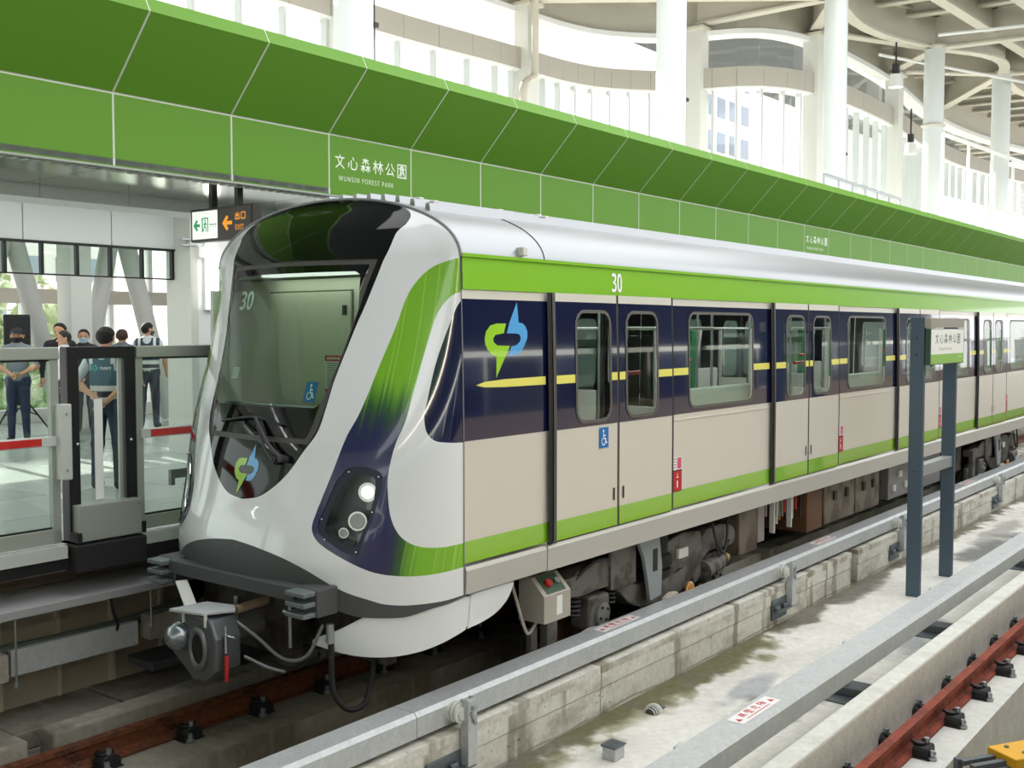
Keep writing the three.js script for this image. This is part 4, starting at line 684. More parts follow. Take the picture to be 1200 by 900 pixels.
{ // ---- inside: floor, ceiling, cab wall and door, desk, seats, screens, poles
  const inW = S(0xd5dbd3, 0.6), seatW = S(0xe4e2da, 0.5), seatG = P(0x1d8a52, 0.4), cabW = S(0xc9cdb4, 0.55);
  mesh('car_floor', bx(5.9, END, 1.1, 1.2, -2.78, -0.12), S(0x74787a, 0.6), train); mesh('inner_ceiling', bx(5.9, END, 3.4, 3.44, -2.6, -0.3), inW, train);
  mesh('cab_bulkhead', [bx(7.02, 7.06, 1.2, 3.4, -2.7, -2.05), bx(7.02, 7.06, 1.2, 3.4, -0.85, -0.12), bx(7.02, 7.06, 3.16, 3.4, -2.05, -0.85)], inW, train);
  mesh('equipment_wall', bx(5.99, 6.03, 1.2, 3.38, -2.62, -0.35), cabW, train);
  const dr = mesh('cabinet_door', rb(5.965, 5.992, 1.3, 3.27, -2.2, -1.2, 0.004), cabW, train); mesh('door_latch', rb(5.945, 5.967, 3.08, 3.16, -1.28, -1.24, 0.008), M.black, dr);
  mesh('door_reveal', bx(5.984, 5.989, 1.28, 3.285, -2.215, -1.185), S(0x5d6152, 0.7), train);
  mesh('cab_side_lining', [bx(5.75, 7.02, 1.2, 3.3, -2.74, -2.7)], inW, train);
  mesh('cab_ceiling', bx(5.72, 6.0, 3.42, 3.45, -2.4, -0.5), inW, train);
  const desk = mesh('driver_desk', rb(5.38, 5.9, 1.25, 2.2, -2.1, -0.8, 0.04), S(0x2b2d2f, 0.5), train); mesh('desk_rail', rod([5.5, 2.36, -2.2], [5.5, 2.36, -0.7], 0.014), M.steel, desk); mesh('desk_post', [rod([5.5, 2.25, -2.0], [5.5, 2.36, -2.0], 0.014), rod([5.5, 2.25, -0.9], [5.5, 2.36, -0.9], 0.014)], M.steel, desk);
  const nt = canvasTex(96, 192, (g) => { g.fillStyle = '#d9dcd2'; g.fillRect(0, 0, 96, 192); g.fillStyle = '#b5342c'; g.fillRect(0, 0, 96, 30); g.fillRect(0, 176, 96, 16); g.fillStyle = '#e9dcd2'; for (let i = 0; i < 5; i++) g.fillRect(12 + i * 15, 9, 11, 12); g.fillStyle = '#6d716c'; for (let i = 0; i < 12; i++) g.fillRect(10, 40 + i * 11, 70 - (i * 13) % 24, 4); });
  const n = mesh('red_notice', printPlane(0.2, 0.3), printMat(nt), train); n.position.set(5.96, 2.6, -1.4); n.rotation.y = -Math.PI / 2;
  mesh('extinguisher', [rod([5.93, 2.78, -1.1], [5.93, 3.0, -1.1], 0.04, 0.04)], M.red, train);
  for (let i = 0; i < 4; i++) {
    const x0 = doorX[i] + 2.1, x1 = doorX[i + 1] - 0.1;
    for (const s of [1, -1]) {
      const z = (d) => ZC + s * d, zz = (a, b) => [Math.min(z(a), z(b)), Math.max(z(a), z(b))];
      const seat = mesh('bench_seat', [rb(x0 + 0.1, x1 - 0.1, 1.6, 1.66, ...zz(0.85, 1.32), 0.02), rb(x0 + 0.1, x1 - 0.1, 1.66, 2.36, ...zz(1.26, 1.33), 0.03)], seatW, train);
      for (const x of [x0, x1 - 0.02]) { const sc = mesh('seat_screen', rb(x, x + 0.03, 1.5, 2.2, ...zz(0.82, 1.3), 0.01), seatW, train); mesh('screen_pane', rb(x + 0.008, x + 0.022, 2.2, 2.9, ...zz(0.86, 1.28), 0.004), M.glass, sc); mesh('screen_post', rb(x, x + 0.03, 2.2, 2.97, ...zz(1.25, 1.3), 0.006), seatW, sc); mesh('pole', rod([x + 0.015, 1.2, z(0.78)], [x + 0.015, 3.4, z(0.78)], 0.017), M.steel, sc); }
      mesh('grab_rail', [rod([x0, 2.97, z(0.8)], [x1, 2.97, z(0.8)], 0.018)], M.offwhite, train);
      mesh('arm_rail', rod([x0 - 0.05, 2.52, z(0.86)], [x0 + 0.32, 2.52, z(0.86)], 0.022), M.red, train);
      mesh('strut', [beam([x0 + 0.72, 1.66, z(1.15)], [x0 + 0.78, 2.95, z(1.0)], 0.05, 0.12)], seatW, train); mesh('green_backrest', rb(x0 + 0.62, x0 + 0.74, 1.9, 2.95, ...zz(1.0, 1.2), 0.03), seatG, train);
    }
    mesh('pole', rod([x0 - 1.1, 1.2, ZC], [x0 - 1.1, 3.4, ZC], 0.017), M.steel, train);
  }
  for (const z of [-2.1, -0.8]) { mesh('ceiling_lamp', bx(7.4, END - 0.3, 3.385, 3.4, z - 0.08, z + 0.08), ledStrip, train); const l = new THREE.RectAreaLight(0xffffff, 1.8, 19, 0.16); l.position.set(16.8, 3.37, z); l.lookAt(16.8, 0, z); train.add(l); }
  { mesh('cab_lamp', bx(5.8, 5.94, 3.4, 3.42, -2.1, -0.9), S(0xffffff, 0.5, 0, { emissive: 0xffffff, emissiveIntensity: 0.4 }), train); const l = new THREE.RectAreaLight(0xffffff, 0.9, 0.14, 1.2); l.position.set(5.87, 3.39, -1.5); l.lookAt(5.87, 0, -1.5); train.add(l); }
}
{ // ---- wiper
  const w = new THREE.Group(); w.name = 'wiper'; train.add(w); const at = (z, y, o) => { const p = noseZY(z, y); return [p[0] - o, p[1] + o * 0.3, p[2]]; };
  mesh('wiper_arm', [tube([at(-1.04, 2.0, 0.05), at(-1.18, 2.09, 0.05), at(-1.4, 2.28, 0.04)], 0.014), tube([at(-1.12, 1.98, 0.05), at(-1.22, 2.06, 0.05), at(-1.4, 2.28, 0.04)], 0.01)], S(0x3b3c3e, 0.5), w);
  mesh('wiper_blade', tube([at(-1.85, 2.24, 0.02), at(-1.4, 2.285, 0.03), at(-1.12, 2.24, 0.02)], 0.01), M.black, w);
  mesh('wiper_pivot', [rod(at(-1.04, 2.0, 0), at(-1.04, 2.0, 0.06), 0.03), rod(at(-1.12, 1.98, 0), at(-1.12, 1.98, 0.05), 0.025)], M.iron, w);
}
{ // ---- anticlimber beam, skirts
  const b = (a) => noseZY(ZC + a, 1.0);
  mesh('front_beam', prismX([[ZC - 0.74, 1.04], [ZC - 0.74, 1.13], [ZC + 0.74, 1.13], [ZC + 0.74, 1.04]], 4.93, 5.02, 0.008), M.bumper, train);
  for (const s of [-1, 1]) {
    const t = new THREE.Group(); t.name = 'anticlimber'; train.add(t);
    const z0 = ZC + s * 0.74, z1 = ZC + s * 0.94, a = Math.min(z0, z1), c = Math.max(z0, z1);
    mesh('block', rb(4.96, 5.16, 0.94, 1.14, a - 0.015, c + 0.015, 0.012), M.bumper, t);
    for (const y of [0.965, 1.04, 1.115]) mesh('rib', rb(4.85, 4.98, y - 0.016, y + 0.018, a, c, 0.008), S(0x6f777a, 0.45, 0.2), t);
  }
  for (const s of [-1, 1]) {   // white lower skirts, split in two
    const sk = (x0, x1, pts, name) => { const t = cutTris(gridTris(x0, x1, 24, 0.5, 1.0, 20), polyField(pts))[0]; const mapS = (x, y) => { const d = Math.max(0, (5.96 - x) / 1.0), z = 1.45 * Math.pow(Math.max(0, 1 - Math.pow(Math.min(1, d), 2.2)), 1 / 2.2); return [x, y, ZC + s * (z - 0.02 - 0.1 * Math.pow((1.0 - y) / 0.5, 2))]; }; mesh(name, [surf(t, mapS, 0, s), surf(t, mapS, -0.025, s)], M.trainWhite, train); };
    sk(5.02, 6.06, smooth([[5.36, 0.965], [5.27, 0.9], [5.17, 0.8], [5.09, 0.71], [5.15, 0.66], [5.25, 0.62], [5.4, 0.6], [5.6, 0.61], [5.8, 0.645], [6.055, 0.7]], 4).concat([[6.055, 0.965], [5.8, 0.94], [5.6, 0.935]]), 'front_skirt');
    sk(6.06, 6.64, smooth([[6.06, 0.7], [6.25, 0.72], [6.4, 0.76], [6.52, 0.84], [6.6, 0.97]], 4).concat([[6.06, 0.97]]), 'rear_skirt');
  }
  mesh('nose_floor', bx(5.3, 7.0, 1.0, 1.1, -2.3, -0.6), M.bogieDark, train);
}
{ // ---- coupler under the nose
  const c = new THREE.Group(); c.name = 'coupler'; train.add(c); const y = 0.66;
  mesh('draw_bar', [rod([4.85, y + 0.02, ZC], [6.2, y + 0.12, ZC], 0.09, 0.1, 20)], M.bogie, c); mesh('coupler_pipe', rod([4.9, y + 0.22, ZC + 0.12], [5.7, y + 0.25, ZC + 0.1], 0.035), S(0xa8947a, 0.45, 0.3), c);
  mesh('head_plate', prismX([[ZC - 0.06, 0.86], [ZC + 0.14, 0.84], [ZC + 0.2, 0.72], [ZC + 0.19, 0.5], [ZC + 0.08, 0.41], [ZC - 0.06, 0.4], [ZC - 0.16, 0.47], [ZC - 0.3, 0.56], [ZC - 0.31, 0.76], [ZC - 0.22, 0.84]], 4.67, 4.86, 0.02), S(0x6c7074, 0.4, 0.5), c);
  mesh('cone', [new THREE.SphereGeometry(0.105, 24, 16).scale(1.15, 1.05, 1).translate(4.64, 0.69, ZC - 0.19), rod([4.66, 0.69, ZC - 0.19], [4.8, 0.69, ZC - 0.19], 0.12, 0.13, 20)], S(0xa4acb4, 0.25, 0.85), c);
  mesh('cup', [new THREE.TorusGeometry(0.11, 0.025, 10, 28).scale(0.8, 1.25, 1).rotateY(Math.PI / 2).translate(4.645, 0.63, ZC + 0.02)], S(0x7d8184, 0.4, 0.6), c);
  mesh('cup_bore', new THREE.CylinderGeometry(0.1, 0.1, 0.012, 24).rotateZ(Math.PI / 2).scale(1, 1.25, 0.8).translate(4.643, 0.63, ZC + 0.02), M.black, c);
  mesh('cover_plate', metric(extrude([[-0.16, -0.2], [0.13, -0.13], [0.17, 0.12], [0.08, 0.22], [-0.12, 0.1]], 0.014, 0.004).rotateX(Math.PI / 2).rotateY(0.1).translate(4.74, 0.905, ZC - 0.02)), S(0xc9cdd0, 0.5, 0.3, { bumpMap: rep(fineBump, 12), bumpScale: 0.004 }), c);
  for (const [dx, dz] of [[-0.1, -0.15], [-0.09, 0.1], [0.12, 0.08], [0.08, -0.12]]) mesh('stay', rod([4.74 + dx, 0.8, ZC + dz], [4.74 + dx, 0.9, ZC + dz], 0.012), M.offwhite, c);
  mesh('release_lever', [rod([4.72, 0.62, ZC + 0.24], [4.72, 0.82, ZC + 0.24], 0.012), rod([4.72, 0.75, ZC + 0.2], [4.72, 0.75, ZC + 0.34], 0.01)], M.chrome, c); mesh('red_tag', rod([4.71, 0.42, ZC + 0.26], [4.72, 0.6, ZC + 0.25], 0.014, 0.018), M.red, c);
  mesh('hose', [tube([[4.86, 0.84, ZC + 0.1], [4.95, 0.7, ZC + 0.3], [5.02, 0.56, ZC + 0.52], [5.05, 0.6, ZC + 0.72], [5.1, 0.85, ZC + 0.86]], 0.014, 40), tube([[4.84, 0.58, ZC + 0.3], [4.9, 0.52, ZC + 0.5], [4.95, 0.5, ZC + 0.62]], 0.012, 24)], S(0x8a8c92, 0.4, 0.4), c);
  mesh('brake_hose', [tube([[5.14, 0.84, ZC + 0.9], [5.13, 0.6, ZC + 0.91], [5.13, 0.36, ZC + 0.94], [5.2, 0.24, ZC + 1.0], [5.34, 0.24, ZC + 1.02], [5.42, 0.34, ZC + 1.0], [5.5, 0.6, ZC + 0.98]], 0.022, 60), tube([[5.05, 0.5, ZC + 0.25], [5.1, 0.46, ZC + 0.5], [5.16, 0.6, ZC + 0.75]], 0.018, 30)], M.rubber, c);
  mesh('hose_clip', [rod([5.13, 0.72, ZC + 0.9], [5.13, 0.86, ZC + 0.9], 0.03), rod([5.13, 0.72, ZC + 0.88], [5.14, 0.75, ZC + 0.9], 0.032)], M.steel, c);
  mesh('valve', [rod([5.1, 0.62, ZC + 0.5], [5.1, 0.98, ZC + 0.5], 0.014), rod([5.1, 0.88, ZC + 0.44], [5.1, 0.88, ZC + 0.58], 0.02), rod([5.0, 0.95, ZC + 0.0], [5.0, 0.75, ZC + 0.0], 0.018)], M.steel, c);
  mesh('deflector', metric(beam([4.9, 1.0, ZC - 0.55], [4.78, 0.86, ZC - 0.25], 0.09, 0.012)), M.offwhite, c);
  mesh('support_frame', [bx(5.2, 5.3, 0.5, 1.0, ZC - 0.4, ZC + 0.4), bx(5.3, 6.3, 0.6, 0.95, ZC - 0.25, ZC + 0.25), bx(5.5, 5.6, 0.5, 1.05, ZC - 1.1, ZC + 1.1)], M.bogieDark, c);
}
// ---- bogies
const TOR = -0.1;
function bogie(cx) {
  const b = new THREE.Group(); b.name = 'bogie'; train.add(b); const ay = TOR + 0.42;
  for (const ax of [cx - 1.15, cx + 1.15]) {
    mesh('axle', rod([ax, ay, ZC - 1.05], [ax, ay, ZC + 1.05], 0.075, 0.075, 16), M.bogieDark, b);
    for (const s of [-1, 1]) {
      const z = ZC + s * 0.745, prof = [[0.08, -0.065], [0.2, -0.055], [0.36, -0.05], [0.41, -0.06], [0.418, -0.02], [0.418, 0.06], [0.45, 0.075], [0.45, 0.09], [0.36, 0.085], [0.34, 0.03], [0.16, 0.03], [0.08, 0.07]];
      const wheelG = new THREE.LatheGeometry(prof.map(([r, h]) => new THREE.Vector2(r, -h)), 40).rotateX(s * Math.PI / 2).translate(ax, ay, z);
      mesh('wheel', wheelG, M.wheel, b);
      mesh('axle_box', [rb(ax - 0.17, ax + 0.17, ay - 0.15, ay + 0.17, ZC + (s > 0 ? 0.92 : -1.16), ZC + (s > 0 ? 1.16 : -0.92), 0.04, 3)], M.bogie, b);
      mesh('journal_cover', [rod([ax, ay, ZC + s * 1.15], [ax, ay, ZC + s * 1.2], 0.115, 0.105, 24)], S(0x8d8e8c, 0.45, 0.5), b);
      for (let k = 0; k < 4; k++) mesh('cover_bolt', rod([ax + 0.07 * Math.cos(k * 1.57 + 0.5), ay + 0.07 * Math.sin(k * 1.57 + 0.5), ZC + s * 1.195], [ax + 0.07 * Math.cos(k * 1.57 + 0.5), ay + 0.07 * Math.sin(k * 1.57 + 0.5), ZC + s * 1.215], 0.014, 0.014, 6), M.iron, b);
      for (const dx of [-0.3, 0.3]) { const coil = []; for (let k = 0; k <= 40; k++) coil.push([ax + dx + 0.07 * Math.cos(k * 0.9), ay + 0.02 + k * 0.006, ZC + s * 1.04 + 0.07 * Math.sin(k * 0.9)]); mesh('coil_spring', tube(coil, 0.016, 120, 6), M.iron, b); }
      mesh('guard_bracket', [beam([ax - Math.sign(ax - cx) * -0.42, ay + 0.12, ZC + s * 1.02], [ax - Math.sign(ax - cx) * -0.46, TOR + 0.12, ZC + s * 0.8], 0.06, 0.05)], M.bogieDark, b);
      mesh('brake_unit', rb(ax - Math.sign(ax - cx) * 0.62 - 0.12, ax - Math.sign(ax - cx) * 0.62 + 0.12, ay - 0.1, ay + 0.16, ZC + s * 0.74 - 0.12, ZC + s * 0.74 + 0.12, 0.03), M.bogieDark, b);
    }
    mesh('traction_motor', rod([ax - Math.sign(ax - cx) * 0.42, ay + 0.02, ZC - 0.4], [ax - Math.sign(ax - cx) * 0.42, ay + 0.02, ZC + 0.4], 0.25, 0.25, 24), M.bogieDark, b);
  }
  for (const s of [-1, 1]) {
    const z0 = ZC + (s > 0 ? 0.94 : -1.14), z1 = z0 + 0.2;
    mesh('side_frame', metric(extrude(smooth([[-1.62, 0.34], [-1.5, 0.42], [-0.9, 0.42], [-0.62, 0.16], [-0.3, 0.08], [0.3, 0.08], [0.62, 0.16], [0.9, 0.42], [1.5, 0.42], [1.62, 0.34], [1.62, 0.22], [1.4, 0.2], [0.95, 0.2], [0.6, -0.04], [0.35, -0.12], [-0.35, -0.12], [-0.6, -0.04], [-0.95, 0.2], [-1.4, 0.2], [-1.62, 0.22]], 2).map(([x, y]) => [x, y]), 0.2, 0.01).translate(cx, ay + 0.02, z0)), M.bogie, b);
    mesh('air_spring', [rod([cx, ay + 0.12, (z0 + z1) / 2 - s * 0.1], [cx, ay + 0.2, (z0 + z1) / 2 - s * 0.1], 0.26, 0.27, 28), new THREE.TorusGeometry(0.22, 0.08, 10, 32).rotateX(Math.PI / 2).translate(cx, ay + 0.29, (z0 + z1) / 2 - s * 0.1), rod([cx, ay + 0.34, (z0 + z1) / 2 - s * 0.1], [cx, ay + 0.56, (z0 + z1) / 2 - s * 0.1], 0.24, 0.24, 28)], M.rubber, b);
    const zf = ZC + s * 1.22;
    mesh('swing_bracket', [metric(extrude([[-0.75, 0.66], [-0.35, 0.68], [-0.28, 0.3], [-0.3, 0.02], [-0.5, 0.0], [-0.55, 0.22], [-0.62, 0.45]], 0.03, 0.006).translate(cx + 0.1, ay - 0.02, zf))], S(0x9aa0a3, 0.5, 0.3), b);
    mesh('bracket_slot', bx(cx - 0.36, cx - 0.28, ay + 0.26, ay + 0.48, zf + (s > 0 ? 0.036 : -0.012), zf + (s > 0 ? 0.042 : -0.006)), M.black, b);
    mesh('motor_casing', [metric(extrude(smooth([[0.0, 0.2], [0.02, 0.44], [0.75, 0.46], [0.8, 0.4], [0.78, 0.0], [0.66, -0.06], [0.55, 0.1], [0.3, 0.16], [0.12, 0.1]], 2, true), 0.18, 0.015).translate(cx + 0.05, ay, zf - s * 0.18 - 0.09))], M.bogie, b);
    mesh('data_plate', bx(cx + 0.3, cx + 0.5, ay + 0.26, ay + 0.36, zf - s * 0.09 + s * 0.02 - 0.006, zf - s * 0.09 + s * 0.02 + 0.006 + (s > 0 ? 0.02 : -0.0)), M.offwhite, b);
    mesh('damper', [rod([cx + 0.86, ay + 0.04, zf - s * 0.06], [cx + 1.2, ay + 0.08, zf - s * 0.06], 0.1, 0.1, 20), rod([cx + 1.2, ay + 0.08, zf - s * 0.06], [cx + 1.34, ay + 0.09, zf - s * 0.06], 0.05, 0.05)], M.bogie, b);
    mesh('damper_end', rod([cx + 1.34, ay + 0.09, zf - s * 0.06], [cx + 1.42, ay + 0.1, zf - s * 0.06], 0.06, 0.045), S(0xb79a62, 0.45, 0.5), b);
    const shoe = mesh('current_shoe', [metric(extrude(smooth([[-0.26, 0.02], [-0.2, 0.1], [0, 0.14], [0.2, 0.1], [0.26, 0.02], [0.22, -0.06], [0, -0.09], [-0.22, -0.06]], 2, true), 0.1, 0.008).translate(cx - 1.35, ay - 0.24, zf - 0.05))], S(0xd3cdc3, 0.6), b);
    const warn = canvasTex(64, 64, (g) => { g.fillStyle = '#d9cdb8'; g.fillRect(0, 0, 64, 64); g.fillStyle = '#d98a1e'; g.beginPath(); g.arc(32, 32, 27, 0, 7); g.fill(); g.fillStyle = '#a8571a'; g.beginPath(); g.moveTo(32, 14); g.lineTo(48, 46); g.lineTo(16, 46); g.fill(); });
    const disc = mesh('warning_plate', new THREE.CylinderGeometry(0.11, 0.11, 0.02, 24).rotateX(Math.PI / 2).scale(0.8, 1.1, 1), printMat(warn), b); disc.position.set(cx + 0.4, ay - 0.1, zf + s * 0.03);
    mesh('shoe_paddle', [metric(extrude(smooth([[-0.17, -0.06], [-0.12, 0.08], [0.1, 0.1], [0.17, 0.0], [0.1, -0.1]], 2, true), 0.04, 0.006).translate(cx + 0.02, ay - 0.14, zf))], S(0xcdc6b8, 0.6), b);
    mesh('pipe', [tube([[cx - 1.7, ay + 0.3, zf - s * 0.1], [cx - 1.3, ay + 0.5, zf - s * 0.05], [cx - 0.9, ay + 0.46, zf - s * 0.1]], 0.02), tube([[cx + 1.0, ay + 0.4, zf], [cx + 1.15, ay + 0.2, zf + s * 0.03], [cx + 1.3, ay + 0.35, zf], [cx + 1.4, ay + 0.62, zf - s * 0.05]], 0.016), tube([[cx + 0.95, ay + 0.55, zf], [cx + 1.1, ay + 0.18, zf + s * 0.02], [cx + 1.36, ay + 0.3, zf]], 0.014)], M.iron, b);
    mesh('end_bracket', [rb(cx - 2.1, cx - 1.95, TOR + 0.1, ay + 0.4, zf - 0.06, zf + 0.02, 0.008), rb(cx - 2.25, cx - 2.16, TOR + 0.1, ay + 0.1, zf - 0.1, zf - 0.04, 0.008), rb(cx - 2.1, cx - 1.5, ay + 0.3, ay + 0.42, zf - 0.16, zf - 0.06, 0.01)], M.bogie, b);
    mesh('lifting_plate', rb(cx - 1.0, cx - 0.55, ay + 0.18, ay + 0.6, zf - s * 0.06 - 0.02, zf - s * 0.06 + 0.02, 0.01), M.bogie, b);
  }
  mesh('cross_beam', [bx(cx - 0.35, cx + 0.35, ay - 0.05, ay + 0.2, ZC - 1.0, ZC + 1.0)], M.bogieDark, b);
}
bogie(9.4); bogie(22.6);
{ // ---- equipment under the floor
  mesh('underframe', bx(6.2, END, 0.9, 1.1, -2.7, -0.2), M.bogieDark, train);
  const kit = (name, x0, x1, y0, z1, mat, dets) => { const m = mesh(name, rb(x0, x1, y0, 0.96, -1.2, z1, 0.015), mat, train); dets?.(m, x0, x1, y0, z1); mesh(name, rb(x0, x1, y0, 0.96, -2.9 - z1, -1.7, 0.015), mat, train); };
  const handles = (m, x0, x1, y0, z1) => { for (const x of [x0 + (x1 - x0) * 0.3, x0 + (x1 - x0) * 0.7]) mesh('latch', rb(x - 0.05, x + 0.05, y0 + 0.3, y0 + 0.42, z1, z1 + 0.03, 0.01), M.iron, m); };
  mesh('control_box', prismX([[-0.32, 0.52], [-0.06, 0.52], [-0.06, 0.74], [-0.2, 0.88], [-0.32, 0.9]], 7.05, 7.42, 0.006), S(0xb3ada3, 0.5, 0.2), train);
  { const p = mesh('button_panel', bx(7.1, 7.37, -0.006, 0.006, -0.09, 0.09), S(0x3c5a44, 0.5), train); p.position.set(0, 0.815, -0.13); p.rotation.x = 0.785; mesh('red_button', new THREE.CylinderGeometry(0.035, 0.035, 0.04, 16).translate(7.18, 0.02, 0), M.red, p); mesh('switch', new THREE.CylinderGeometry(0.03, 0.03, 0.03, 16).translate(7.3, 0.02, 0), M.chrome, p); mesh('label_plate', bx(7.22, 7.3, 0.56, 0.72, -0.056, -0.052), M.white, train); }
  mesh('control_cable', tube([[7.1, 0.5, -0.18], [6.96, 0.44, -0.16], [6.88, 0.54, -0.15], [6.86, 0.72, -0.2], [6.84, 0.9, -0.25]], 0.014), S(0xa8a29a, 0.5), train);
  kit('junction_case', 11.15, 11.62, 0.36, -0.3, M.equip, (m, x0, x1, y0, z1) => mesh('side_cover', rb(x1, x1 + 0.18, y0 + 0.08, 0.95, -0.6, z1 + 0.01, 0.01), S(0x9b9590, 0.5, 0.2), m));
  for (let i = 0; i < 14; i++) { const x = 12.05 + i * 0.07; mesh('conduit', rod([x, 0.55 + hash(i, 2, 3) * 0.15, -0.3 - hash(i, 1, 5) * 0.2], [x, 0.95, -0.3 - hash(i, 1, 5) * 0.2], 0.014 + hash(i, 4, 6) * 0.012, 0.02, 8), [M.steel, M.red, S(0xb98a4a, 0.4, 0.5), M.iron, M.offwhite][i % 5], train); }
  for (const x of [12.0, 12.5]) mesh('pipe_bracket', bx(x, x + 0.03, 0.5, 0.98, -0.32, -0.26), M.offwhite, train);
  kit('brake_case', 13.05, 13.55, 0.34, -0.28, S(0x6b4a33, 0.6), null);
  kit('battery_case', 13.6, 14.7, 0.36, -0.27, M.equip, handles); kit('battery_case', 14.74, 15.7, 0.36, -0.27, M.equip, handles);
  kit('inverter_case', 16.2, 17.6, 0.36, -0.3, S(0x8d8a88, 0.5, 0.2), (m, x0, x1, y0, z1) => { for (let i = 0; i < 5; i++) mesh('cover_clip', rb(x0 + 0.12 + i * 0.28, x0 + 0.24 + i * 0.28, y0 + 0.12 + (i % 2) * 0.2, y0 + 0.22 + (i % 2) * 0.2, z1, z1 + 0.04, 0.008), M.offwhite, m); });
  kit('inverter_case', 17.75, 18.8, 0.36, -0.3, S(0x7e7f80, 0.5, 0.2), handles); kit('compressor_case', 18.95, 20.2, 0.4, -0.34, M.bogieDark, handles);
  mesh('air_tank', [rod([15.8, 0.62, -0.6], [16.15, 0.62, -0.6], 0.2, 0.2, 20), rod([10.95, 0.3, -0.42], [11.1, 0.3, -0.42], 0.05, 0.05)], M.bogieDark, train);
}
// ================================================================ RAILS
function rail(z, y, mat, label, x0, x1, fx0, step, fs, near) {
  const t = thing('running_rail', label, 'rail');
  const prof = smooth([[-0.038, 0], [0.038, 0], [0.04, -0.036], [0.014, -0.052], [0.011, -0.138], [0.034, -0.165], [0.075, -0.178], [0.075, -0.192], [-0.075, -0.192], [-0.075, -0.178], [-0.034, -0.165], [-0.011, -0.138], [-0.014, -0.052], [-0.04, -0.036]], 1, true);
  mesh('rail_bar', prismX(prof.map(([a, b]) => [a + z, b + y]), x0, x1), mat, t);
  const base = rb(-0.1, 0.1, -0.045, 0.0, -0.2, 0.2, 0.006), clamp = metric(extrude(smooth([[-0.075, -0.04], [-0.075, 0.045], [-0.03, 0.08], [0.03, 0.08], [0.075, 0.045], [0.075, -0.04]], 2), 0.11, 0.006)), bolt = [rod([0, -0.02, 0], [0, 0.075, 0], 0.022, 0.022, 6), rod([0, 0.0, 0], [0, 0.02, 0], 0.035, 0.035, 16)], clip = new THREE.TorusGeometry(0.055, 0.014, 8, 20, Math.PI * 1.4).rotateX(Math.PI / 2);
  const bg = merge(bolt);
  for (let i = 0; fx0 + i * step < fs; i++) {
    const f = new THREE.Group(); f.name = 'rail_fastener'; f.position.set(fx0 + i * step, y - 0.188, z); f.scale.set(0.98, 0.86, 1); t.add(f);
    mesh('base_plate', base, M.black, f).position.y = -0.002;
    for (const s of [1, -1]) {
      const c = mesh('clamp', clamp, S(0x242528, 0.55, 0.2), f); c.position.set(0, 0.02, s > 0 ? 0.075 : -0.185);
      const b = mesh('bolt', bg, M.steel, f); b.position.set(0.0, 0.08, s * 0.155); const b2 = mesh('bolt', bg, M.steel, f); b2.position.set(-0.05, -0.005, s * 0.21);
      const k = mesh('spring_clip', clip, M.black, f); k.position.set(0.0, 0.11, s * 0.1);
    }
  }
}
rail(ZC - 0.75, TOR, M.rustDark, 'brown rusty rail below the coupler of the train', -6, 60, 3.56, 0.72, 14);
rail(ZC + 0.75, TOR, M.rustDark, 'rusty rail on the near side under the train wheels', -6, 60, 3.8, 0.72, 9);
rail(2.53, TOR, M.rust, 'bright rust red rail in the lower right corner', -6, 60, 5.8, 0.82, 20);
rail(4.03, TOR, M.rust, 'rust red rail nearest the viewer platform, below the picture', -6, 60, 5.8, 0.82, 9);
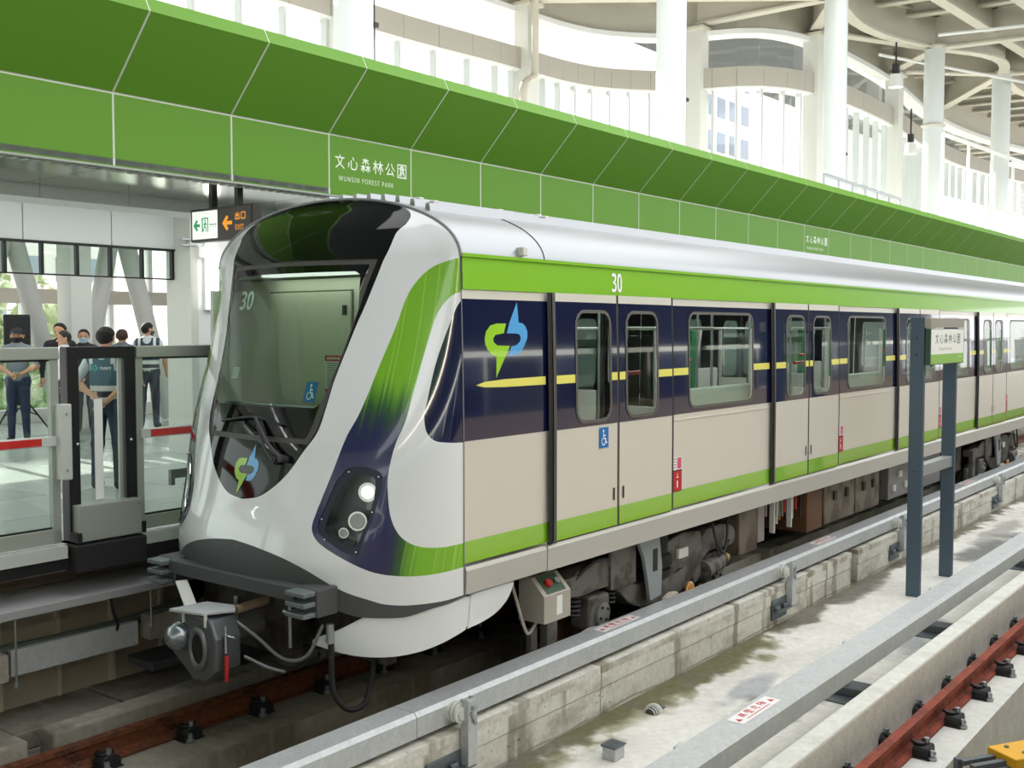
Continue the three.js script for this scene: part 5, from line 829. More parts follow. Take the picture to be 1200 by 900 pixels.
// ---- covered power rails
const dangerTex = canvasTex(512, 128, (g) => { g.fillStyle = '#e9e6e6'; g.fillRect(0, 0, 512, 128); drawGlyphs(g, '高壓危險', 96, 12, 66, 18, '#b02a30', 11); g.fillStyle = '#b02a30'; for (const x of [44, 468]) { g.beginPath(); g.moveTo(x, 40); g.lineTo(x + 26, 88); g.lineTo(x - 26, 88); g.fill(); } g.fillStyle = '#b02a30'; for (let i = 0; i < 18; i++) g.fillRect(104 + i * 17, 92, 11, 14); });
const dangerMat = printMat(dangerTex, 0.5);
function powerRail(label, z0, z1, y0, y1, x0, x1, joints, brackets, stickers, kind) {
  const t = thing('power_rail', label, 'power rail'); let a = x0; const c = 0.03;
  for (const j of [...joints, x1]) { mesh('rail_cover', prismX([[z0, y0], [z0, y1 - c], [z0 + c, y1], [z1 - c, y1], [z1, y1 - c], [z1, y0], [z1 - 0.02, y0], [z1 - 0.02, y1 - 0.05], [z0 + 0.02, y1 - 0.05], [z0 + 0.02, y0]], a + 0.003, j - 0.003), M.galv, t); a = j; }
  mesh('conductor', prismX([[z0 + 0.06, y0 + 0.02], [z0 + 0.06, y0 + 0.08], [z1 - 0.06, y0 + 0.08], [z1 - 0.06, y0 + 0.02]], x0, x1), M.steel, t);
  for (const x of stickers) { const m = mesh('warning_sticker', printPlane(0.62, 0.13), dangerMat, t); m.position.set(x, y1 + 0.002, (z0 + z1) / 2); m.rotation.x = -Math.PI / 2; }
  for (const x of brackets) {
    const b = new THREE.Group(); b.name = 'bracket'; b.position.set(x, 0, 0); t.add(b);
    if (kind === 'wall') {
      mesh('post', rb(-0.045, 0.045, -0.2, 0.3, 0.2, 0.235, 0.006), M.galv, b); mesh('post_flange', [bx(-0.05, -0.042, -0.2, 0.3, 0.16, 0.235), bx(0.042, 0.05, -0.2, 0.3, 0.16, 0.235)], M.galv, b);
      mesh('base_plate', rb(-0.42, -0.05, -0.29, -0.07, 0.15, 0.17, 0.004), M.galvDark, b); mesh('arm', [rb(-0.42, 0.04, -0.2, -0.18, 0.16, 0.235, 0.004), rb(-0.4, -0.3, -0.18, -0.13, 0.17, 0.21, 0.01), rb(-0.2, -0.12, -0.18, -0.13, 0.17, 0.21, 0.01)], M.galvDark, b);
      for (const dz of [0.09, 0.125, 0.16]) mesh('insulator_disc', rod([-0.05, 0.2, dz], [-0.05, 0.2, dz + 0.018], 0.075, 0.075, 24), M.offwhite, b);
      mesh('insulator_core', rod([-0.05, 0.2, 0.06], [-0.05, 0.2, 0.2], 0.05, 0.05, 16), M.offwhite, b); mesh('bolt', [rod([0.0, 0.24, 0.235], [0.0, 0.24, 0.26], 0.02, 0.02, 6), rod([-0.02, 0.21, 0.235], [0.02, 0.12, 0.25], 0.012)], M.steel, b);
    } else {
      mesh('base_plate', rb(-0.3, 0.3, FLY, FLY + 0.02, z0 - 0.34, z1 + 0.08, 0.006), M.galvDark, b); mesh('foot', rb(-0.12, 0.12, FLY + 0.02, FLY + 0.1, z0 - 0.2, z1 + 0.02, 0.01), S(0x5e6468, 0.5, 0.4), b);
      mesh('post', rb(-0.045, 0.045, FLY + 0.1, y0 + 0.06, z0 - 0.14, z0 - 0.1, 0.006), M.galv, b);
      for (const dz of [-0.09, -0.055, -0.02]) mesh('insulator_disc', rod([0, y0 + 0.02, z0 + dz], [0, y0 + 0.02, z0 + dz + 0.018], 0.07, 0.07, 20), M.offwhite, b); mesh('insulator_core', rod([0, y0 + 0.02, z0 - 0.12], [0, y0 + 0.02, z0 + 0.02], 0.045, 0.045, 16), M.offwhite, b);
    }
  }
}
powerRail('grey covered power rail on brackets along the concrete wall beside the train', -0.17, 0.09, 0.11, 0.285, -4, 60, [5.35, 12.2, 19, 26], [5.78, 11.46, 15.35, 20.85, 27, 34], [8.15, 13.0, 19.5], 'wall');
powerRail('grey covered power rail on floor brackets between the two tracks', 1.72, 1.98, 0.06, 0.235, -4, 60, [11.75, 18, 25], [6.35, 9.45, 12.0, 16.1, 21, 27], [7.0, 16.3], 'floor');
// small floor fittings
{ const t = thing('floor_drain', 'small ribbed metal drain cap on the slab beside the wall', 'drain', [7.95, FLY, 0.46]); mesh('cap', new THREE.SphereGeometry(0.07, 20, 10, 0, 6.283, 0, 1.5).scale(1, 0.9, 1), S(0x5a5d60, 0.5, 0.5), t); for (let i = -3; i <= 3; i++) mesh('rib', new THREE.TorusGeometry(0.072 * Math.sqrt(1 - (i * 0.02 / 0.085) ** 2), 0.006, 6, 16, Math.PI).rotateY(Math.PI / 2).translate(i * 0.02, 0, 0), M.offwhite, t); mesh('clip', rb(0.06, 0.16, 0, 0.02, -0.03, 0.03, 0.006), M.galvDark, t); }
{ const t = thing('pull_box', 'small galvanised box on the slab at the bottom edge', 'box', [6.9, FLY, 0.72]); mesh('box_body', rb(-0.07, 0.07, 0, 0.1, -0.06, 0.06, 0.008), M.galv, t); mesh('lid', rb(-0.08, 0.08, 0.1, 0.115, -0.07, 0.07, 0.004), M.galvDark, t); }
{ const t = thing('wheel_stop', 'yellow device with two grey prongs lying beside the red rail', 'device', [8.25, -0.3, 3.0], 0); mesh('beam', [rb(0.05, 1.3, 0.0, 0.05, 0.13, 0.2, 0.006), rb(0.05, 1.3, 0.0, 0.05, 0.0, 0.06, 0.006)], S(0x6d7278, 0.5, 0.3), t); mesh('prong', [rb(-0.12, 0.2, 0.05, 0.09, 0.12, 0.17, 0.006), rb(-0.12, 0.2, 0.05, 0.09, 0.02, 0.07, 0.006), rb(-0.14, -0.09, 0, 0.09, -0.02, 0.03, 0.006)], S(0x5f646a, 0.5, 0.3), t); mesh('yellow_body', rb(0.18, 1.2, 0.05, 0.13, -0.02, 0.26, 0.012), S(0xe0a91c, 0.5), t); for (const [x, z] of [[0.3, 0.05], [0.34, 0.18], [0.55, 0.12], [0.75, 0.04]]) mesh('bolt', rod([x, 0.12, z], [x, 0.14, z], 0.018, 0.018, 6), M.galvDark, t); t.rotation.y = -0.55; }
// ================================================================ STATION NAME SIGN between the tracks
{
  const t = thing('station_sign', 'white station name board on two dark posts between the tracks', 'sign'), dk = S(0x4a5a69, 0.5, 0.1), zc = 0.95;
  for (const x of [13.45, 14.82]) { const p = mesh('post', [rb(x - 0.035, x + 0.035, FLY, 3.11, zc - 0.085, zc + 0.085, 0.006)], dk, t); for (const y of [2.65, 2.85, 1.2]) mesh('bolt', rod([x - 0.045, y, zc], [x - 0.03, y, zc], 0.012, 0.012, 6), M.black, p); }
  mesh('cross_bar', rb(13.48, 14.8, 1.13, 1.27, zc - 0.06, zc + 0.06, 0.006), S(0x9fa3a5, 0.45, 0.3), t);
  mesh('head_bar', rb(13.42, 14.86, 2.98, 3.1, zc + 0.02, zc + 0.16, 0.006), S(0xa59c90, 0.5, 0.2), t);
  const face = canvasTex(1024, 380, (g) => { g.fillStyle = '#f3f2ec'; g.fillRect(0, 0, 1024, 380); g.fillStyle = '#8cbf45'; g.fillRect(0, 274, 1024, 106); drawGlyphs(g, '文心森林公園', 118, 48, 112, 24, '#3a3a3a', 9); g.fillStyle = '#8a8a86'; g.font = '46px sans-serif'; g.fillText('Wunsin Forest Park', 250, 232); g.fillStyle = '#dcebb8'; for (let i = 0; i < 5; i++) g.fillRect(870 + i * 24, 306, 14, 16); });
  const b = mesh('board', rb(13.4, 14.86, 2.52, 2.97, zc + 0.1, zc + 0.16, 0.01), S(0x2d4a3c, 0.5), t);
  const f = mesh('board_print', printPlane(1.4, 0.43), printMat(face, 0.4), t); f.position.set(14.13, 2.745, zc + 0.162);
  const bk = mesh('rear_print', printPlane(1.4, 0.43), printMat(face, 0.4), t); bk.position.set(14.13, 2.745, zc + 0.098); bk.rotation.y = Math.PI;
}
// ================================================================ PLATFORM SCREENS on the far side
function screenPanel(label, x0, x1, opts = {}) {
  const t = thing('platform_screen', label, 'platform screen'), z = -3.14, y0 = 1.22, y1 = 2.82, w = opts.w ?? 0.07;
  mesh('top_rail', rb(x0, x1, y1 - 0.1, y1, z - 0.06, z + 0.05, 0.01), M.alu, t);
  if (opts.both !== false) { mesh('stile', rb(x1 - w, x1, y0, y1 - 0.1, z - 0.03, z + 0.03, 0.006), M.alu, t); mesh('stile', rb(x0, x0 + w, y0, y1 - 0.1, z - 0.03, z + 0.03, 0.006), M.alu, t); }
  mesh('bottom_rail', rb(x0, x1, y0, y0 + 0.12, z - 0.03, z + 0.03, 0.006), M.alu, t); mesh('pane', bx(x0 + w, x1 - w, y0 + 0.12, y1 - 0.1, z - 0.006, z + 0.006), M.screenGlass, t); for (const y of [y0 + 0.12, y1 - 0.115]) mesh('glazing_bead', bx(x0 + w, x1 - w, y, y + 0.015, z - 0.01, z + 0.012), M.black, t);
  mesh('push_bar', rb(x0 + 0.03, x1 - 0.0, 2.02, 2.1, z + 0.01, z + 0.06, 0.006), M.aluLight, t);
  mesh('red_strip', rb(opts.r0 ?? x0 + 0.2, opts.r1 ?? x1 - 0.18, 2.03, 2.09, z + 0.06, z + 0.066, 0.002), M.red, t);
  return t;
}
{ const t = screenPanel('glass platform screen with a red push bar at the left edge', 2.35, 4.54, { r1: 4.37 }); mesh('lock_case', rb(4.5, 4.6, 1.74, 2.36, -3.12, -3.02, 0.012), M.aluLight, t); mesh('case_screw', [rod([4.55, 2.28, -3.02], [4.55, 2.28, -3.012], 0.01), rod([4.55, 1.82, -3.02], [4.55, 1.82, -3.012], 0.01)], M.steel, t); }
{
  const t = thing('screen_door', 'black framed glass screen door with a grey box at its foot', 'platform screen');
  mesh('frame', [rb(4.6, 4.7, 1.22, 2.82, -3.2, -3.08, 0.006), rb(5.12, 5.22, 1.22, 2.82, -3.2, -3.08, 0.006), rb(4.7, 5.12, 2.72, 2.82, -3.2, -3.08, 0.006)], S(0x1a191c, 0.45, 0.2), t); mesh('pane', bx(4.7, 5.12, 1.5, 2.72, -3.15, -3.14), M.screenGlass, t);
  mesh('inner_stile', rb(5.07, 5.1, 1.5, 2.72, -3.13, -3.1, 0.004), M.alu, t); mesh('sensor_strip', rb(4.86, 4.935, 1.53, 2.38, -3.138, -3.128, 0.003), S(0xe6e9e5, 0.6), t);
  mesh('foot_box', rb(4.62, 5.2, 1.22, 1.52, -3.16, -2.98, 0.008), M.alu, t); mesh('box_screw', [rod([4.65, 1.48, -2.98], [4.65, 1.48, -2.972], 0.008), rod([5.17, 1.48, -2.98], [5.17, 1.48, -2.972], 0.008), rod([4.65, 1.26, -2.98], [4.65, 1.26, -2.972], 0.008)], M.steel, t); mesh('knob', [new THREE.SphereGeometry(0.015, 10, 8).translate(4.67, 2.02, -3.07), new THREE.SphereGeometry(0.015, 10, 8).translate(5.16, 2.02, -3.07)], M.chrome, t);
  mesh('corner_guard', [rb(4.6, 4.64, 1.22, 1.3, -3.1, -2.97, 0.004), rb(5.19, 5.23, 1.22, 1.32, -3.1, -2.97, 0.004)], M.black, t);
}
screenPanel('glass platform screen with a red push bar beside the train nose', 5.24, 7.3, { r0: 5.36, r1: 6.6 });
screenPanel('glass platform screen left of the picture, first beyond the edge', 0.1, 2.31); screenPanel('glass platform screen left of the picture, second beyond the edge', -2.2, 0.06);
screenPanel('glass platform screen behind the first train doors', 7.34, 9.9); screenPanel('glass platform screen behind the first big train window', 9.94, 12.5); screenPanel('glass platform screen behind the second train doors', 12.54, 15.1); screenPanel('glass platform screen behind the second big train window', 15.14, 17.7); screenPanel('glass platform screen farthest along the train', 17.74, 22);
{ const t = thing('screen_bracket', 'dark metal latch bracket behind the glass next to the train nose', 'bracket'); mesh('arm', rb(5.62, 6.0, 1.62, 1.7, -3.22, -3.17, 0.006), S(0x4a4f4c, 0.5, 0.4), t); mesh('latch', rb(5.62, 5.66, 1.56, 1.63, -3.22, -3.17, 0.004), S(0x4a4f4c, 0.5, 0.4), t); }
// ================================================================ EXIT SIGN
{
  const t = thing('exit_sign', 'hanging double exit sign, white green half and black orange half', 'sign', [6.85, 0, 0]), x = 0;
  mesh('housing', rb(-0.06, 0.06, 3.87, 4.21, -4.48, -3.46, 0.012), S(0x2a2826, 0.45, 0.1), t);
  const ex = canvasTex(1024, 344, (g) => {
    g.fillStyle = '#2b2724'; g.fillRect(0, 0, 1024, 344); g.fillStyle = '#eef1ea'; g.fillRect(14, 18, 446, 308);
    g.fillStyle = '#128a5a'; g.beginPath(); g.moveTo(32, 172); g.lineTo(92, 106); g.lineTo(118, 124); g.lineTo(90, 156); g.lineTo(150, 156); g.lineTo(150, 190); g.lineTo(90, 190); g.lineTo(118, 220); g.lineTo(92, 240); g.fill();
    g.fillStyle = '#128a5a'; g.fillRect(184, 92, 116, 158); g.fillStyle = '#eef1ea'; g.fillRect(204, 106, 80, 144); g.strokeStyle = '#128a5a'; g.lineWidth = 15; g.lineCap = 'round'; g.lineJoin = 'round'; g.fillStyle = '#128a5a'; g.beginPath(); g.arc(242, 124, 12, 0, 7); g.fill(); g.beginPath(); g.moveTo(244, 144); g.lineTo(240, 186); g.lineTo(222, 208); g.lineTo(210, 236); g.moveTo(241, 186); g.lineTo(262, 206); g.lineTo(262, 242); g.moveTo(244, 148); g.lineTo(222, 168); g.moveTo(244, 148); g.lineTo(268, 172); g.stroke();
    g.fillStyle = '#5a6a62'; for (let i = 0; i < 4; i++) { g.fillRect(322 + i * 32, 164, 20, 18); g.fillRect(328 + i * 28, 196, 12, 8); }
    g.fillStyle = '#f0981c'; g.beginPath(); g.moveTo(540, 172); g.lineTo(618, 88); g.lineTo(648, 112); g.lineTo(612, 152); g.lineTo(708, 152); g.lineTo(708, 192); g.lineTo(612, 192); g.lineTo(648, 232); g.lineTo(618, 258); g.fill();
    drawGlyphs(g, '出口', 756, 62, 84, 12, '#f0981c', 14); g.fillStyle = '#f0981c'; g.font = '76px sans-serif'; g.save(); g.translate(756, 254); g.scale(1.02, 1); g.fillText('EXIT', 0, 0); g.restore();
  });
  const f = mesh('sign_face', printPlane(0.98, 0.32), S(0xffffff, 0.4, 0, { map: ex, emissive: 0xffffff, emissiveMap: ex, emissiveIntensity: 0.3 }), t); f.position.set(-0.062, 4.04, -3.97); f.rotation.y = -Math.PI / 2;
  for (const z of [-4.17, -3.75]) mesh('hanger', rb(-0.035, 0.035, 4.2, 4.38, z - 0.03, z + 0.03, 0.006), S(0x3a3734, 0.5, 0.2), t);
}
// loudspeaker on its tripod
{
  const t = thing('loudspeaker', 'black loudspeaker on a tripod behind the man with the cap', 'loudspeaker', [8.83, PY, -12.15], -0.5);
  mesh('cabinet', rb(-0.2, 0.2, 1.4, 2.0, -0.17, 0.17, 0.03, 3), M.black, t); mesh('grille', rb(-0.17, 0.17, 1.44, 1.96, 0.165, 0.185, 0.02), S(0x26272a, 0.8), t); mesh('pole', rod([0, 0.5, 0], [0, 1.42, 0], 0.02), M.black, t);
  for (let k = 0; k < 3; k++) { const a = k * 2.094 + 0.3; mesh('leg', rod([0, 0.75, 0], [Math.cos(a) * 0.55, 0, Math.sin(a) * 0.55], 0.015), M.black, t); mesh('brace', rod([0, 0.45, 0], [Math.cos(a) * 0.3, 0.34, Math.sin(a) * 0.3], 0.01), M.black, t); }
}
// ================================================================ PEOPLE: one continuous body each, from a distance field over posed bones
const sminK = (a, b, k) => { const h = Math.max(0, Math.min(1, 0.5 + 0.5 * (b - a) / k)); return b + (a - b) * h - k * h * (1 - h); };
function capD(p, b) {   // tapered capsule with an elliptic squeeze in z
  const [ax, ay, az, ra, bx_, by, bz, rb_, sq] = b, k = sq ?? 1, ex = bx_ - ax, ey = by - ay, ez = (bz - az) / k, px = p[0] - ax, py = p[1] - ay, pz = (p[2] - az) / k;
  const t = Math.max(0, Math.min(1, (px * ex + py * ey + pz * ez) / (ex * ex + ey * ey + ez * ez || 1)));
  return (Math.hypot(px - ex * t, py - ey * t, pz - ez * t) - (ra + (rb_ - ra) * t)) * Math.min(1, k);
}
const boxed = (list) => list.map((b) => { const r = Math.max(b[3], b[7]) + 0.1; return [b, Math.min(b[0], b[4]) - r, Math.max(b[0], b[4]) + r, Math.min(b[1], b[5]) - r, Math.max(b[1], b[5]) + r, Math.min(b[2], b[6]) - r, Math.max(b[2], b[6]) + r]; });
function blend(p, list, k) {   // smooth union of the bones near p
  let d = 0.1, first = true;
  for (const q of list) { if (p[0] < q[1] || p[0] > q[2] || p[1] < q[3] || p[1] > q[4] || p[2] < q[5] || p[2] > q[6]) continue; const v = capD(p, q[0]); d = first ? v : Math.abs(v - d) > k ? Math.min(d, v) : sminK(d, v, k); first = false; }
  return d;
}
function fieldMesh(box, res, f, colour) {   // meshes the zero level of f inside the box
  const mc = new MarchingCubes(res, new THREE.MeshStandardMaterial(), false, false, 60000); mc.isolation = 0;
  const [x0, x1, y0, y1, z0, z1] = box, h = res / 2, cx = (x0 + x1) / 2, cy = (y0 + y1) / 2, cz = (z0 + z1) / 2, sx = (x1 - x0) / 2, sy = (y1 - y0) / 2, sz = (z1 - z0) / 2;
  for (let k = 0; k < res; k++) for (let j = 0; j < res; j++) for (let i = 0; i < res; i++) mc.field[i + j * res + k * res * res] = -f([cx + (i - h) / h * sx, cy + (j - h) / h * sy, cz + (k - h) / h * sz]);
  mc.update();
  const n = mc.count, pos = new Float32Array(n * 3), nor = new Float32Array(n * 3), col = new Float32Array(n * 3), e = 0.004;
  for (let i = 0; i < n; i++) {
    const p = [cx + mc.positionArray[i * 3] * sx, cy + mc.positionArray[i * 3 + 1] * sy, cz + mc.positionArray[i * 3 + 2] * sz]; pos.set(p, i * 3);
    const g = [0, 1, 2].map((a) => { const q = [...p], r = [...p]; q[a] += e; r[a] -= e; return f(q) - f(r); }), l = Math.hypot(...g) || 1; nor.set(g.map((v) => v / l), i * 3);
    if (colour) col.set(colour(p), i * 3);
  }
  const g = new THREE.BufferGeometry(); g.setAttribute('position', new THREE.BufferAttribute(pos, 3)); g.setAttribute('normal', new THREE.BufferAttribute(nor, 3)); if (colour) g.setAttribute('color', new THREE.BufferAttribute(col, 3));
  return g;
}
const lin = (hex) => new THREE.Color(hex).toArray();
function person(label, [x, z], turn, H, o) {
  const t = thing('person', label, 'person', [x, PY, z], turn, null); t.scale.setScalar(H / 1.78);
  const skin = lin(o.skin ?? 0xc79a7c), shirt = lin(o.shirt), pants = lin(o.pants), shoe = lin(0x1c1b1d), hairC = o.hair ?? 0x1a1614;
  const hip = 0.93, sh = 1.46, pose = o.pose, arms = {};
  // wrists and elbows by pose; the figure faces +z in its own frame
  const arm = (s) => pose === 'behind' ? { e: [s * 0.29, 1.17, -0.12], w: [s * 0.06 + (s > 0 ? 0.02 : -0.03), 0.99 + (s > 0 ? 0.06 : -0.02), -0.2] } : pose === 'front' ? { e: [s * 0.27, 1.18, 0.02], w: [s * 0.07, 1.06, 0.22] } : { e: [s * 0.27, 1.18, -0.02], w: [s * 0.29, 0.94, 0.05] };
  const bones = []; const B = (a, ra, b, rb_, tagv, sq) => bones.push([[...a, ra, ...b, rb_, sq], tagv]);
  B([0, 1.0, 0], 0.16, [0, 1.2, 0.0], 0.148, 'shirt', 0.72); B([0, 1.2, 0], 0.15, [0, 1.4, 0], 0.165, 'shirt', 0.68); B([-0.13, 1.43, 0], 0.085, [0.13, 1.43, 0], 0.085, 'shirt', 0.9); B([0, 1.46, 0], 0.075, [0, 1.56, 0.01], 0.055, 'skin');
  B([-0.07, 0.95, 0], 0.12, [0.07, 0.95, 0], 0.12, 'pants', 0.9);
  for (const s of [-1, 1]) {
    const a = arm(s), st = o.stance ?? 0.1;
    B([s * 0.085, hip, 0], 0.095, [s * (st), 0.5, 0.01], 0.068, 'pants'); B([s * st, 0.5, 0.01], 0.068, [s * (st + 0.01), 0.1, -0.02], 0.052, 'pants'); B([s * (st + 0.01), 0.045, -0.04], 0.042, [s * (st + 0.035), 0.035, 0.14], 0.036, 'shoe');
    B([s * 0.18, sh - 0.02, 0], 0.062, a.e, 0.046, 'shirt'); B(a.e, 0.043, [a.e[0] + (a.w[0] - a.e[0]) * 0.35, a.e[1] + (a.w[1] - a.e[1]) * 0.35, a.e[2] + (a.w[2] - a.e[2]) * 0.35], 0.042, o.long ? 'shirt' : 'skin'); B(a.e, 0.042, a.w, 0.028, o.long ? 'shirt' : 'skin'); arms[s] = a;
  }
  const cols = { skin, shirt, pants, shoe };
  const bodyB = boxed(bones.map(([b]) => b)), bodyF = (p) => blend(p, bodyB, 0.035);
  const bodyC = (p) => { let best = 1e3, tg = 'shirt'; for (const [b, k] of bones) { const v = capD(p, b); if (v < best) { best = v; tg = k; } } if (tg === 'shirt' && p[1] < 0.97 && Math.abs(p[0]) < 0.2 && o.tuck !== false) tg = 'pants'; if (tg === 'shirt' && !o.long && Math.abs(p[0]) > 0.2 && p[1] < 1.2) tg = 'skin'; return cols[tg]; };
  const bw = pose === 'front' ? 0.32 : 0.3, geos = [fieldMesh([-0.42, 0.42, -0.03, 1.62, -bw, bw], o.res ?? 56, bodyF, bodyC)];
  // head: skull, jaw, nose, ears, neck; turned
  const yaw = o.look ?? 0, cy = Math.cos(yaw), sy = Math.sin(yaw), hb = [[0, 1.67, -0.01, 0.088, 0, 1.68, 0.005, 0.085], [0, 1.6, 0.02, 0.062, 0, 1.565, 0.05, 0.036], [0, 1.635, 0.085, 0.014, 0, 1.612, 0.102, 0.014], [-0.086, 1.63, -0.005, 0.014, -0.09, 1.66, -0.012, 0.018], [0.086, 1.63, -0.005, 0.014, 0.09, 1.66, -0.012, 0.018], [0, 1.5, -0.005, 0.058, 0, 1.6, 0, 0.056]];
  const headB = boxed(hb), headF = (p) => { const q = [p[0] * cy - p[2] * sy, p[1], p[0] * sy + p[2] * cy]; return blend(q, headB, 0.025); };
  geos.push(fieldMesh([-0.13, 0.13, 1.48, 1.8, -0.14, 0.14], o.hres ?? 40, headF, () => skin));
  // hands: palm, four fingers, thumb
  for (const s of [-1, 1]) {
    const { w, e } = arms[s], d = V(w[0] - e[0], w[1] - e[1], w[2] - e[2]).normalize(), side = (pose === 'behind' ? V(0, 0, -1) : V(0, 0, 1)).cross(d).normalize().multiplyScalar(0.5).add(pose ? V(0, 0.7, 0) : V(0, 0, 0.7)).normalize(), flat = side.clone().sub(d.clone().multiplyScalar(side.dot(d))).normalize(), W = V(...w), fb = [];
    const at = (l, q, h = 0) => { const n = d.clone().cross(flat); return W.clone().addScaledVector(d, l).addScaledVector(flat, q).addScaledVector(n, h).toArray(); };
    fb.push([...at(0, 0), 0.024, ...at(0.06, 0), 0.03]); [-0.03, -0.01, 0.01, 0.03].forEach((q, i) => { const L = [0.15, 0.17, 0.165, 0.14][i]; fb.push([...at(0.06, q), 0.011, ...at(L * 0.65, q, 0.01), 0.009], [...at(L * 0.65, q, 0.01), 0.009, ...at(L * 0.92, q, 0.035), 0.008]); }); fb.push([...at(0.02, 0.028), 0.012, ...at(0.06, 0.06, 0.01), 0.01], [...at(0.06, 0.06, 0.01), 0.01, ...at(0.085, 0.06, 0.03), 0.009]);
    const fB = boxed(fb), hf = (p) => blend(p, fB, 0.008), c = at(0.07, 0.01, 0.01), r = 0.13;
    geos.push(fieldMesh([c[0] - r, c[0] + r, c[1] - r, c[1] + r, c[2] - r, c[2] + r], o.fres ?? 34, hf, () => skin));
  }
  const body = mesh('body', mergeGeometries(geos), S(0xffffff, 0.8, 0, { vertexColors: true }), t);
  // hair cap follows the skull
  const hairF = (p) => { const q = [p[0] * cy - p[2] * sy, p[1], p[0] * sy + p[2] * cy]; let d = capD(q, [0, 1.675, -0.015, 0.098, 0, 1.69, 0.0, 0.094]); const front = q[2] - 0.045 - (q[1] - 1.7) * 0.9, low = 1.635 - q[1] - (q[2] < -0.02 ? 0.045 : 0); const m = Math.max(d, front, low); return Math.abs(m) > 0.03 ? m : m + (fbm(q[0] * 60, q[1] * 60 + q[2] * 40, 2, 0, 5) - 0.5) * 0.008; };
  mesh('hair', fieldMesh([-0.13, 0.13, 1.54, 1.82, -0.14, 0.14], o.hres ?? 40, hairF), S(hairC, 0.75), t);
  const face = new THREE.Group(); const put = (a, b, c) => [a * cy + c * sy, b, -a * sy + c * cy];
  if (o.facing) { mesh('eyes', [-1, 1].map((s) => new THREE.SphereGeometry(0.011, 10, 8).translate(...put(s * 0.033, 1.655, 0.077))), S(0x1a1512, 0.3), t); mesh('brows', [-1, 1].map((s) => rod(put(s * 0.018, 1.68, 0.083), put(s * 0.05, 1.678, 0.072), 0.005)), S(0x1a1512, 0.8), t); if (!o.mask) mesh('mouth', rod(put(-0.022, 1.578, 0.083), put(0.022, 1.578, 0.083), 0.005), S(0x8a4a42, 0.7), t); }
  if (o.mask) { const mf = (p) => { const q = [p[0] * cy - p[2] * sy, p[1], p[0] * sy + p[2] * cy]; return Math.max(headF(p) - 0.01, 1.545 - q[1], q[1] - 1.632, 0.02 - q[2]); }; mesh('face_mask', fieldMesh([-0.13, 0.13, 1.5, 1.72, -0.14, 0.16], 34, mf), S(o.mask, 0.8), t); }
  if (o.cap) { const cf = (p) => { const q = [p[0] * cy - p[2] * sy, p[1], p[0] * sy + p[2] * cy]; return Math.min(Math.max(capD(q, [0, 1.68, -0.01, 0.106, 0, 1.69, 0, 0.102]), 1.685 - q[1]), Math.max(capD(q, [0, 1.69, 0.06, 0.075, 0, 1.68, 0.13, 0.06]), Math.abs(q[1] - 1.695) - 0.008)); }; mesh('cap', fieldMesh([-0.16, 0.16, 1.62, 1.84, -0.16, 0.22], 40, cf), S(0x22242a, 0.8), t); }
  if (o.vest) {
    const vb = bones.filter(([, k]) => k === 'shirt').slice(0, 3), vf = (p) => { let d = 1e3; vb.forEach(([b], i) => { const v = capD(p, b); d = i ? sminK(d, v, 0.04) : v; }); return Math.max(d - 0.016, 0.985 - p[1], p[1] - 1.52, Math.abs(p[0]) - 0.2, p[2] > 0 ? 0.03 - Math.abs(p[0]) : -1, Math.hypot(p[0], (p[1] - 1.5) * 0.9) < 0.075 ? 0.075 - Math.hypot(p[0], (p[1] - 1.5) * 0.9) : -1); };
    const c1 = lin(o.vest), c2 = lin(0xd9dbd8), c3 = lin(0x1d2330); const vc = (p) => (p[1] > 1.08 && p[1] < 1.14) || (p[1] > 0.985 && p[1] < 1.01) || (Math.abs(Math.abs(p[0]) - 0.125) < 0.022 && p[1] > 1.3) ? c2 : p[1] < 1.08 && p[1] > 1.01 ? c3 : c1;
    mesh('vest', fieldMesh([-0.26, 0.26, 0.94, 1.56, -0.2, 0.2], o.vres ?? 48, vf, vc), S(0xffffff, 0.75, 0, { vertexColors: true }), t);
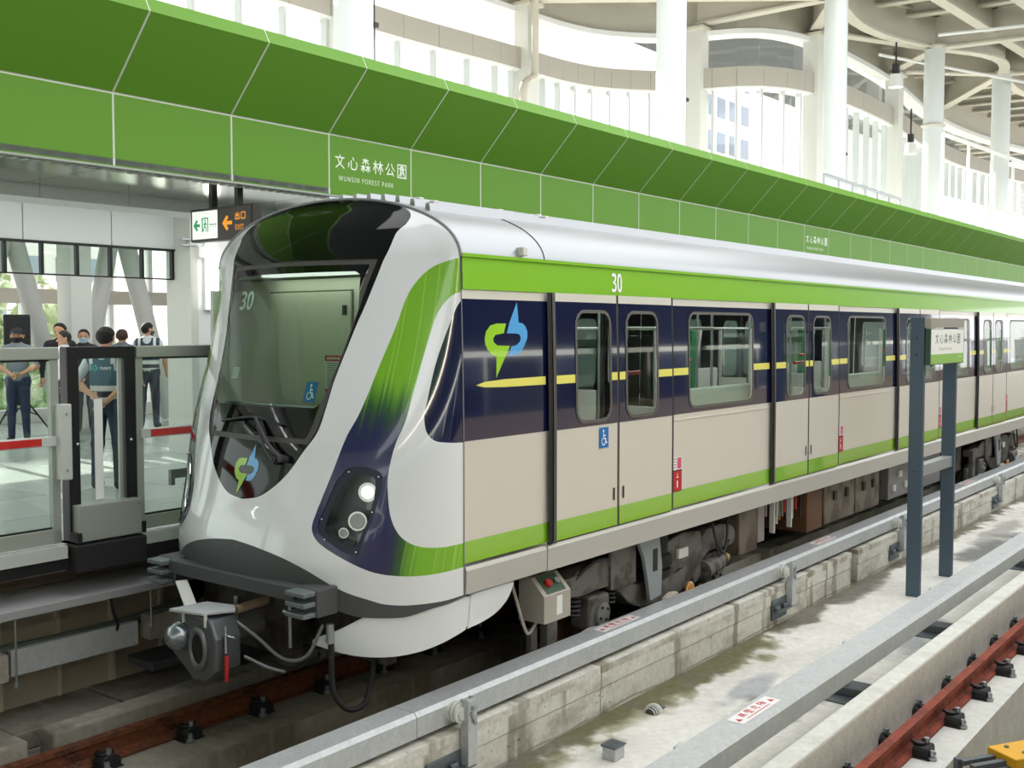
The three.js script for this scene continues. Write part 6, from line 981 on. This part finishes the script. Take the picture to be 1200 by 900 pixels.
    if (o.logo) {
      const tx = canvasTex(256, 96, (g) => { g.fillStyle = '#2d5a6b'; g.fillRect(0, 0, 256, 96); g.fillStyle = '#e8eceb'; g.font = 'bold 46px sans-serif'; g.fillText('TMRT', 112, 66); g.lineWidth = 11; g.strokeStyle = '#2fae9a'; g.beginPath(); g.moveTo(66, 22); g.lineTo(40, 22); g.lineTo(28, 36); g.lineTo(28, 52); g.lineTo(40, 64); g.lineTo(50, 64); g.lineTo(46, 84); g.stroke(); g.strokeStyle = '#46b8c8'; g.beginPath(); g.moveTo(66, 8); g.lineTo(60, 32); g.lineTo(82, 32); g.lineTo(88, 46); g.lineTo(80, 62); g.lineTo(62, 62); g.stroke(); });
      const tri = gridTris(-0.13, 0.13, 10, -0.045, 0.045, 4), zs = (u, v) => { let a = -0.3, b = 0; for (let k = 0; k < 24; k++) { const m = (a + b) / 2; if (vf([u, 1.33 + v, m]) > 0) a = m; else b = m; } return a; }, g = surf(tri, (u, v) => [-u, 1.33 + v, zs(-u, v) - 0.004], 0, 1), uv = g.attributes.uv; for (let i = 0; i < uv.count; i++) uv.setXY(i, 0.5 + uv.getX(i) / 0.26, 0.5 + uv.getY(i) / 0.09);
      mesh('vest_print', g, printMat(tx, 0.7), t);
    }
  }
  return t;
}
const away = Math.PI - 0.75;   // turned so that the back shows to the viewer
person('man in a teal safety vest with white lettering, hands behind his back', [6.5, -5.65], away - 0.25, 1.79, { shirt: 0xc8cfd2, pants: 0x20283c, pose: 'behind', vest: 0x2d5a6b, logo: true, res: 84, hres: 56, fres: 40, vres: 64, stance: 0.12 });
person('guard in a dark vest standing alone by the sloping column', [11.0, -11.75], away, 1.88, { shirt: 0xc9ced6, pants: 0x232838, vest: 0x2b4450, look: -0.9, mask: 0x3b3b40, stance: 0.11 });
person('man in a cap and black mask at the left edge of the hall', [8.39, -11.3], -0.6, 1.78, { shirt: 0x7d8890, pants: 0x2a3550, facing: true, mask: 0x17171a, cap: true, pose: 'front' });
person('man in black behind the grey haired man', [9.1, -11.3], -0.2, 1.86, { shirt: 0x1d1d21, pants: 0x1d2028, long: true, look: -0.7 });
person('grey haired man in a white shirt seen from the side', [8.72, -10.5], -1.9, 1.74, { shirt: 0xdfe2e4, pants: 0x2a3350, long: true, hair: 0x2c2826 });
person('person in a dark jacket and pale blue mask', [9.86, -11.9], -0.65, 1.76, { shirt: 0x1e1f25, pants: 0x23262e, long: true, facing: true, mask: 0xa9c6d0 });
person('man with brown hair behind the vested man, turned away', [10.12, -11.15], away, 1.76, { shirt: 0x5a6270, pants: 0x2a2f3a, hair: 0x3a2a20 });
renderer.render(scene, camera);
